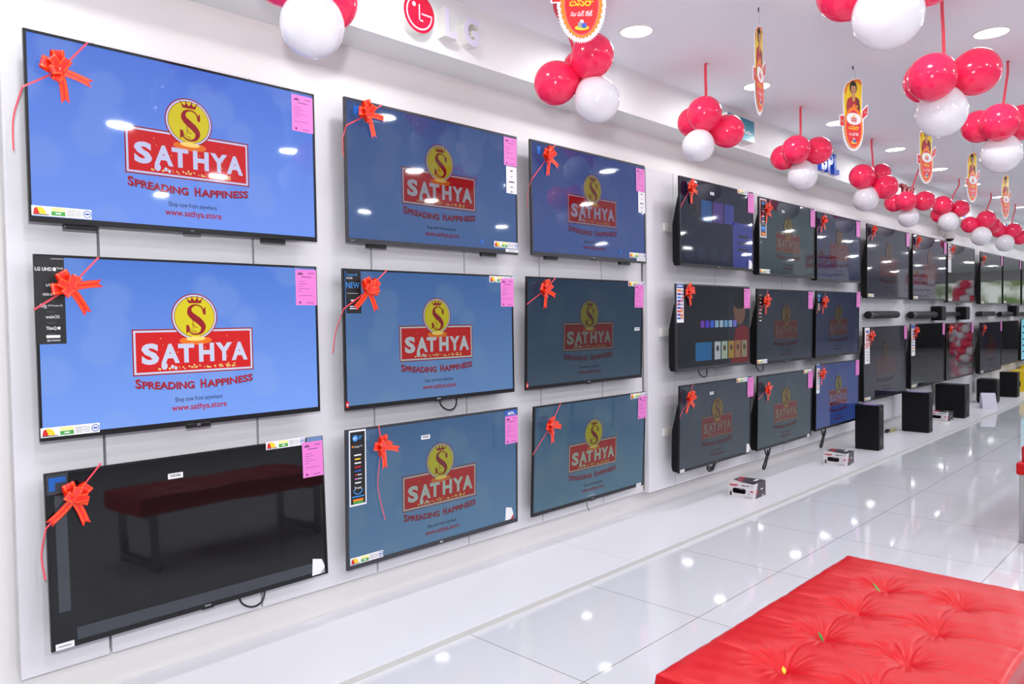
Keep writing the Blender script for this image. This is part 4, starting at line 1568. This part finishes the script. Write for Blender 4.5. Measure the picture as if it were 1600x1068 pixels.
def wall_speaker(x0, x1, z0, z1, lb):
    e = empty('wall_speaker', ((x0 + x1) / 2, PF, (z0 + z1) / 2), lb, 'speaker', 'small boxy wall speakers')
    w, h = (x1 - x0) / 2, (z1 - z0) / 2
    b = MB()
    b.box(-w, w, -.125, -.012, -h, h, BLKM, .006)
    b.build('cabinet', e)
    b = MB()
    b.box(-w + .006, w - .006, -.130, -.1245, -h + .008, h - .008, GRILL, .003)
    b.build('grille', e)
    b = MB()
    b.box(-.02, .02, -.014, 0, -.03, .03, BLK)
    b.build('bracket', e)


wall_speaker(10.42, 10.60, 1.236, 1.416, 'small black boxy wall speaker at the left end of the thin soundbar')
wall_speaker(11.56, 11.74 + .02, 1.234, 1.411, 'small black boxy wall speaker at the right end of the thin soundbar')
wall_speaker(14.70, 14.90, 1.257, 1.435, 'small black boxy wall speaker, farthest one, above a soundbar')

# ------------------------------------------------------------------ subwoofers on the platform
PT = 0.024


def subwoofer(x0, x1, y0, y1, z1, port, lb, bev=.004, tagged=False):
    e = empty('subwoofer', ((x0 + x1) / 2, (y0 + y1) / 2, PT), lb, 'subwoofer', 'black subwoofers on the low platform')
    w, d, h = (x1 - x0) / 2, (y1 - y0) / 2, z1 - PT
    b = MB()
    b.box(-w, w, -d, d, .006, h, BLKM, bev)
    b.build('cabinet', e)
    for sx in (-1, 1):
        for sy in (-1, 1):
            b = MB()
            b.cyl((sx * (w - .025), sy * (d - .025)), .014, 'z', 0, .007, BLK, 14)
            b.build('foot', e)
    b = MB()
    if port == 'round':
        b.disc(0, .085, .046, -d - .0020, DGR, r0=.039, n=30)
        b.disc(0, .085, .036, -d - .001, INK, n=30)
        b.disc(-.006, .080, .018, -d - .002, DGR, r0=.013, n=20)
    elif port == 'slot':
        b.disc(.02, .13, .030, -d - .0015, BLK, rz=.085, n=30)
        b.disc(.02, .13, .030, -d - .002, DGR, rz=.085, r0=.026, n=30)
    elif port == 'high':
        b.disc(.0, h - .07, .034, -d - .0015, INK, rz=.045, n=24)
        b.disc(.0, h - .07, .038, -d - .002, DGR, rz=.049, r0=.033, n=24)
    if port:
        b.build('bass_port', e)
    b = MB()
    b.rect(-.015, .020, h - .040, h - .034, -d - .001, GRY)
    b.build('brand_badge', e)
    if tagged:
        b = MB()
        b.add([(-w + .012, -d + .03, h + .0006), (w - .012, -d + .03, h + .0006), (w - .012, d - .05, h + .0006), (-w + .012, d - .05, h + .0006)], [(0, 1, 2, 3)], mat('violet_sticker', (150, 110, 190), .3))
        b.build('top_sticker', e)


subwoofer(7.480, 7.614, -.447, -.226, .456, 'round', 'tall black subwoofer nearest the camera, right of the blue-screen television', tagged=True)
subwoofer(8.934, 9.072, -.480, -.205, .461, 'round', 'tall black subwoofer second along the platform', tagged=True)
subwoofer(10.450, 10.668, -.466, -.136, .435, 'slot', 'wide black subwoofer third along the platform with a tall oval port')
subwoofer(12.400, 12.625, -.406, -.150, .374, None, 'rounded black subwoofer fourth along the platform behind the paper card', .03)
subwoofer(13.500, 13.675, -.452, -.220, .406, 'high', 'farthest black subwoofer on the platform with a port near its top')

# ------------------------------------------------------------------ printed cartons on the platform
C_WHT = mat('carton_white', (226, 220, 224), 0.4)
C_BLK = mat('carton_black', (44, 42, 48), 0.35)
C_RED = mat('carton_red', (200, 40, 60), 0.4)


def m_carton():
    """speaker carton, 0.206 x 0.19 x 0.108; long printed face looks to -x"""
    b = MB()
    w, d, h = .206, .190, .108
    b.box(0, w, 0, d, 0, h, C_WHT)
    def face(pts, M):
        b.add(pts, [tuple(range(len(pts)))], M)
    e1 = -.0005
    # -x face (u from wall side to front, as seen left to right)
    def fx(u0, u1, z0, z1, M, k=1):
        face([(e1 * k, d - u0, z0), (e1 * k, d - u1, z0), (e1 * k, d - u1, z1), (e1 * k, d - u0, z1)], M)
    fx(.040, .125, .032, .070, INK)
    for k in range(6):
        a = pi / 2 + pi * k / 5
        c = -pi / 2 + pi * k / 5
    fx(.033, .132, .038, .064, INK)
    fx(.080, .115, .062, .066, GRY, 2)
    fx(.006, .010, .088, .094, C_RED)
    fx(.012, .074, .086, .095, C_RED)
    fx(.018, .060, .079, .082, C_RED)
    fx(.100, .140, .088, .094, INK)
    fx(.146, .156, .088, .098, INK)
    fx(.012, .026, .012, .040, INK)
    fx(.150, .158, .030, .040, GRY)
    fx(.002, .034, .043, .045, GRY)
    fx(.120, .176, .010, .015, GRY)
    fx(.168, .186, .090, .096, GRY)
    fx(.164, .188, .050, .060, C_RED)
    # front face looking to the room (-y): white wedge, black field
    face([(.030, e1, 0), (w, e1, 0), (w, e1, h), (.075, e1, h)], C_BLK)
    face([(.036, e1 * 2, .028), (.062, e1 * 2, .028), (.075, e1 * 2, .062), (.050, e1 * 2, .062)], C_RED)
    face([(.120, e1 * 2, .052), (.160, e1 * 2, .052), (.160, e1 * 2, .060), (.120, e1 * 2, .060)], WHT)
    face([(.140, e1 * 2, .006), (.175, e1 * 2, .006), (.175, e1 * 2, .012), (.140, e1 * 2, .012)], WHT)
    face([(w - .003, e1 * 2, .0), (w, e1 * 2, .0), (w, e1 * 2, h), (w - .003, e1 * 2, h)], C_RED)
    # lid
    z = h + .0005
    face([(.0, .0, z), (w, 0, z), (w, d, z), (.08, d, z), (.03, d * .55, z)], C_BLK)
    face([(.05, d * .62, z + .0005), (.10, d * .62, z + .0005), (.13, d * .85, z + .0005), (.08, d * .85, z + .0005)], C_RED)
    face([(.12, d * .2, z + .0005), (.19, d * .2, z + .0005), (.19, d * .32, z + .0005), (.12, d * .32, z + .0005)], WHT)
    face([(.15, d * .75, z + .0005), (w, d * .75, z + .0005), (w, d, z + .0005), (.16, d, z + .0005)], C_RED)
    face([(0, d * .5, z + .0004), (.03, d * .55, z + .0004), (.05, d * .8, z + .0004), (0, d * .95, z + .0004)], C_WHT)
    return b


for x, y, r, lb in ((4.936, -.448, 3, 'small red, white and black speaker carton on the platform, nearest one'),
                    (6.540, -.492, 3, 'small speaker carton on the platform just left of the nearest subwoofer'),
                    (10.02, -.372, -6, 'speaker carton half hidden between the second and third subwoofers')):
    o = link('speaker_carton', shared('speaker_carton', m_carton), None, (x, y, PT), (0, 0, radians(r)))
    tag(o, lb, 'box', 'speaker cartons on the low platform')
b = MB()
b.lathe([(.001, .016), (.045, .016), (.055, .008), (.055, 0), (.001, 0)], WHP, 28)
o = b.build('round_gadget', None, (9.83, -.40, PT))
tag(o, 'small round white gadget in front of the half hidden carton', 'gadget')

# folded paper card
b = MB()
pts = smooth_path([(-.115, 0), (-.075, .10), (-.015, .195), (.018, .200), (.05, .13), (.085, .0)], 6)
n = len(pts)
b.add([(p[0], -.085, p[1]) for p in pts] + [(p[0], .085, p[1]) for p in pts], [(i, i + 1, n + i + 1, n + i) for i in range(n - 1)], mat('card_paper', (216, 212, 228), .5), True)
b.add([(p[0] + .001, -.035 + .02 * (i % 2), p[1]) for i, p in enumerate(pts[20:26])] + [(p[0] + .0015, .02, p[1]) for p in pts[20:26]], [(i, i + 1, 7 + i, 6 + i) for i in range(5)], mat('card_print', (140, 130, 180), .5))
b.add([(-.115, -.085, 0.0), (.085, -.085, 0), (.085, .085, 0), (-.115, .085, 0)], [(3, 2, 1, 0)], mat('card_paper', (216, 212, 228), .5))
o = b.build('paper_card', None, (11.78, -.43, PT + .0005), (0, 0, radians(25)))
tag(o, 'folded white paper card standing on the platform before a subwoofer', 'card')

# plug and cable lying behind the second subwoofer
e = empty('cable_plug', (8.72, -.13, PT), 'yellowish cable end with dark plug lying left of the second subwoofer', 'cable')
b = MB()
b.tube(smooth_path([(.03, 0, .012), (.12, -.01, .012), (.25, .0, .012)]), .012, mat('cable_straw', (196, 180, 110), .5))
b.build('cable', e)
b = MB()
b.lathe([(.001, -.06), (.016, -.055), (.022, -.03), (.016, .03), (.012, .04), (.001, .04)], BLK, 12, Matrix.Translation((0, 0, .022)) @ Matrix.Rotation(pi / 2, 4, 'Y'))
b.build('plug', e)

# yellow cartons past the end of the platform row
C_YEL = mat('carton_yellow', (240, 206, 20), 0.4)
for x0, x1, y0, y1, z0, z1, lb in ((14.55, 15.15, -.36, -.15, PT, .36, 'yellow carton on the platform beyond the farthest subwoofer, at the right edge'),
                                   (15.35, 15.95, -.42, -.16, PT, .41, 'second yellow carton at the right edge behind the first one')):
    e = empty('yellow_carton', ((x0 + x1) / 2, (y0 + y1) / 2, z0), lb, 'box', 'yellow cartons at the far end')
    w, d, h = (x1 - x0) / 2, (y1 - y0) / 2, z1 - z0
    b = MB()
    b.box(-w, w, -d, d, 0, h, C_YEL, .004)
    b.build('body', e)
    b = MB()
    b.add([(-w - .001, d * .5, h * .25), (-w - .001, -d * .5, h * .25), (-w - .001, -d * .5, h * .5), (-w - .001, d * .5, h * .5)], [(0, 1, 2, 3)], INK)
    b.rect(-w * .5, w * .2, h * .3, h * .6, -d - .001, INK)
    b.build('print', e)

# ------------------------------------------------------------------ red tufted bench in the foreground
LEA = mat('red_leather', (192, 6, 20), 0.31, spec=0.30, bump=(260, .12, .002))
BX0, BX1, BY0, BY1, BZ = 1.545, 2.79, -2.522, -1.885, .450
TX = [1.795 + .2475 * k for k in range(4)]
TY = [-2.098, -2.312]


def pad_height(x, y):
    ed = min(min(x - BX0, BX1 - x), min(y - BY0, BY1 - y))
    hgt = -.009 * math.exp(-ed / .012) + .004 * min(1, ed / .12)
    f = .30 + .70 * min(1, max(0, ed) / .16) ** 2
    for i, tx in enumerate(TX):
        wob = .007 * sin(9 * y + i)
        hgt -= f * .0064 * math.exp(-abs(x - tx - wob) / .0055)
        hgt -= f * .0030 * math.exp(-((x - tx) / .040) ** 2)
    for j, ty in enumerate(TY):
        ph = (x - TX[0]) / .2475
        sag = .016 * sin(pi * ph) ** 2
        if TX[0] - .02 < x < TX[-1] + .02:
            hgt -= .0042 * math.exp(-abs(y - ty - sag) / .005)
        hgt -= f * .0030 * math.exp(-((y - ty) / .040) ** 2)
    for tx in TX:
        for ty in TY:
            dx, dy = x - tx, y - ty
            r = hypot(dx, dy)
            if r < .20:
                a = atan2(dy, dx)
                hgt -= .020 * math.exp(-r / .020) + .011 * math.exp(-(r / .055) ** 2)
                wr = .6 * sin(17 * a + 5 * tx) + .4 * sin(26 * a + 9 * ty) + .25 * sin(41 * a)
                hgt += .0034 * wr * math.exp(-((r - .060) / .034) ** 2) * (.62 + .5 * cos(a - 1.9))
    hgt += .0012 * sin(21 * x + 6 * y) * sin(17 * y - 5 * x) + .0007 * sin(60 * x - 35 * y) * sin(31 * x + 48 * y)
    return hgt


b = MB()
NX, NY = 420, 220
vs_ = []
for j in range(NY + 1):
    for i in range(NX + 1):
        x = BX0 + (BX1 - BX0) * i / NX
        y = BY0 + (BY1 - BY0) * j / NY
        vs_.append((x - 2.1675, y + 2.2035, BZ + pad_height(x, y)))
fs = [(j * (NX + 1) + i, j * (NX + 1) + i + 1, (j + 1) * (NX + 1) + i + 1, (j + 1) * (NX + 1) + i) for j in range(NY) for i in range(NX)]
b.add(vs_, fs, LEA, True)
# sides of the pad
ring = [(i, 0) for i in range(NX + 1)] + [(NX, j) for j in range(1, NY + 1)] + [(i, NY) for i in range(NX - 1, -1, -1)] + [(0, j) for j in range(NY - 1, 0, -1)]
up = [vs_[j * (NX + 1) + i] for i, j in ring]
n = len(up)
b.add(up + [(p[0] * 1.006, p[1] * 1.008, BZ - .03) for p in up] + [(p[0] * 1.004, p[1] * 1.004, BZ - .11) for p in up],
      [(k, k + n, (k + 1) % n + n, (k + 1) % n) for k in range(n)] + [(k + n, k + 2 * n, (k + 1) % n + 2 * n, (k + 1) % n + n) for k in range(n)] + [tuple(range(2 * n, 3 * n))], LEA, True)
bench = empty('bench', (2.1675, -2.2035, 0), 'red tufted leather bench in the right foreground', 'bench')
b.build('cushion', bench)
for k, tx in enumerate(TX):
    for ty in TY:
        q = MB()
        q.lathe([(.008, -.002), (.007, .001), (.004, .003), (.0005, .0035)], LEA, 14)
        q.build('button', bench, (tx - 2.1675, ty + 2.2035, BZ + pad_height(tx, ty) + .001))
for sx in (-.54, .54):
    q = MB()
    for sy in (-.26, .26):
        q.box(sx - .02, sx + .02, sy - .02, sy + .02, 0, BZ - .11, STEEL, .002)
    q.box(sx - .02, sx + .02, -.24, .24, 0.02, .055, STEEL, .002)
    q.box(sx - .02, sx + .02, -.24, .24, BZ - .145, BZ - .11, STEEL, .002)
    q.build('leg_frame', bench)

# leaf scraps caught in the tufts
LEAF = mat('leaf_green', (96, 140, 40), .5)
LEAFY = mat('petal_yellow', (240, 190, 30), .5)


def leaf(name, loc, rz, L, W, M, lb, lift=.012):
    b = MB()
    pts = []
    for i in range(9):
        t = i / 8
        w = W * sin(pi * min(1, t * .92 + .06))
        pts += [(L * t, w / 2, lift * t + .002 + .002), (L * t, -w / 2, lift * t + .002 + .002)]
    bot = [(p[0], p[1], p[2] - .0012) for p in pts]
    fs = []
    for i in range(8):
        fs += [(2 * i, 2 * i + 1, 2 * i + 3, 2 * i + 2), (18 + 2 * i + 2, 18 + 2 * i + 3, 18 + 2 * i + 1, 18 + 2 * i)]
    b.add(pts + bot, fs, M, True)
    o = b.build(name, None, loc, (0, 0, radians(rz)))
    return tag(o, lb, 'leaf')


def tuft(i, j):
    return (TX[i], TY[j], BZ + pad_height(TX[i], TY[j]) + .012)


p = tuft(3, 0)
leaf('leaf_scrap', (p[0] - .004, p[1] + .012, p[2]), 62, .034, .010, LEAF, 'green leaf scrap standing in the farthest tuft of the red bench', .022)
leaf('leaf_scrap', (p[0] - .012, p[1] - .006, p[2]), 150, .030, .009, mat('leaf_olive', (130, 140, 50), .5), 'olive leaf scrap lying flat in the farthest tuft of the red bench')
p = tuft(1, 0)
leaf('leaf_scrap', (p[0], p[1], p[2]), 70, .018, .010, mat('leaf_dark', (50, 130, 40), .5), 'tiny dark green leaf scrap in the middle tuft of the red bench', .02)
p = tuft(0, 0)
leaf('petal_scrap', (p[0] + .004, p[1], p[2]), 40, .014, .010, LEAFY, 'tiny yellow petal in the nearest tuft of the red bench', .012)['category'] = 'petal'

# second red bench along the aisle, chrome tube legs
bench2 = empty('bench', (5.68, -2.30, 0), 'red bench with round chrome legs at the right edge of the photo', 'bench')
q = MB()
q.box(-.63, .63, -.31, .31, .393, .465, LEA, .012)
q.build('seat', bench2)
q = MB()
q.box(-.575, .60, .235, .295, .462, .555, mat('shaded_red_leather', (176, 20, 34), .35), .012)  # weaker light on the backrest is put into a darker red
q.build('backrest', bench2)
for sx in (-.605, .605):
    for sy in (-.28, .285):
        q = MB()
        q.cyl((sx, sy), .0125, 'z', .004, .396, STEEL, 20)
        q.cyl((sx, sy), .015, 'z', 0, .010, STEEL, 20)
        q.build('leg', bench2)

# ------------------------------------------------------------------ shop beyond the right of the frame (seen mirrored in the far screens)
def m_banner():
    b = MB()
    b.extr([(-.62, -.36), (.62, -.36), (.62, .36), (-.62, .36)], 0, .004, WHT)
    y = -.0006
    b.rect(-.36, .36, .02, .26, y, RED)
    b.rect(-.345, .345, .033, .247, 2 * y, WHT)
    b.rect(-.335, .335, .043, .237, 3 * y, RED)
    b.text('SATHYA', 0, .085, .11, 4 * y, WHT, 'c', .04, .60)
    b.disc(0, .28, .075, 2 * y, YEL, n=30)
    b.text('S', 0, .245, .08, 3 * y, RED, 'c', .03)
    for k in range(2):
        p = [(-.45 + .03 * i, -.10 - .13 * k + .025 * sin(i * 2.1 + k) + .012 * sin(i * 5.3)) for i in range(28 - 6 * k)]
        b.stroke(smooth_path(p, 3), .014, y, S_INKP)
    return b


S_INKP = mat('marker_ink', (30, 40, 90), .6)
for x, yy, z, rz, lb in ((13.6, -3.0, 2.15, 205, 'white hanging banner with red shop logo and handwriting, mirrored in the sixth top-row television'),
                         (18.2, -2.7, 1.95, 200, 'white hanging banner mirrored in the television above the second soundbar')):
    e = empty('hanging_banner', (x, yy, z), lb, 'banner', None, (0, 0, radians(rz)))
    link('banner_cloth', shared('banner_cloth', m_banner), e)
    for sx in (-.6, .6):
        b = MB()
        b.tube([(sx, .002, .355), (sx, .002, CEIL - z)], .002, GRY, 6)
        b.build('cord', e)
for x, yy, lb in ((22.0, -2.6, 'pillar of red and white balloons standing in the aisle beyond the right edge'), (25.5, -3.6, 'farther pillar of red and white balloons near the shop front')):
    e = empty('balloon_pillar', (x, yy, 0), lb, 'balloons')
    b = MB()
    b.cyl((0, 0), .02, 'z', 0, 2.15, STEEL, 12)
    b.cyl((0, 0), .20, 'z', 0, .03, STEEL, 24)
    b.build('stand', e)
    for k in range(11):
        for j in range(4):
            a = j * pi / 2 + k * pi / 4
            col = 'r' if (k + j) % 2 else 'w'
            M = B_RED if col == 'r' else B_WHT
            o = link('balloon', shared('balloon_' + col, lambda: m_balloon(M)), e, (.15 * cos(a), .15 * sin(a), .16 + k * .19))
            o.rotation_euler = Vector((cos(a), sin(a), 0)).to_track_quat('Z', 'Y').to_euler()
            o.scale = (.115, .115, .115)
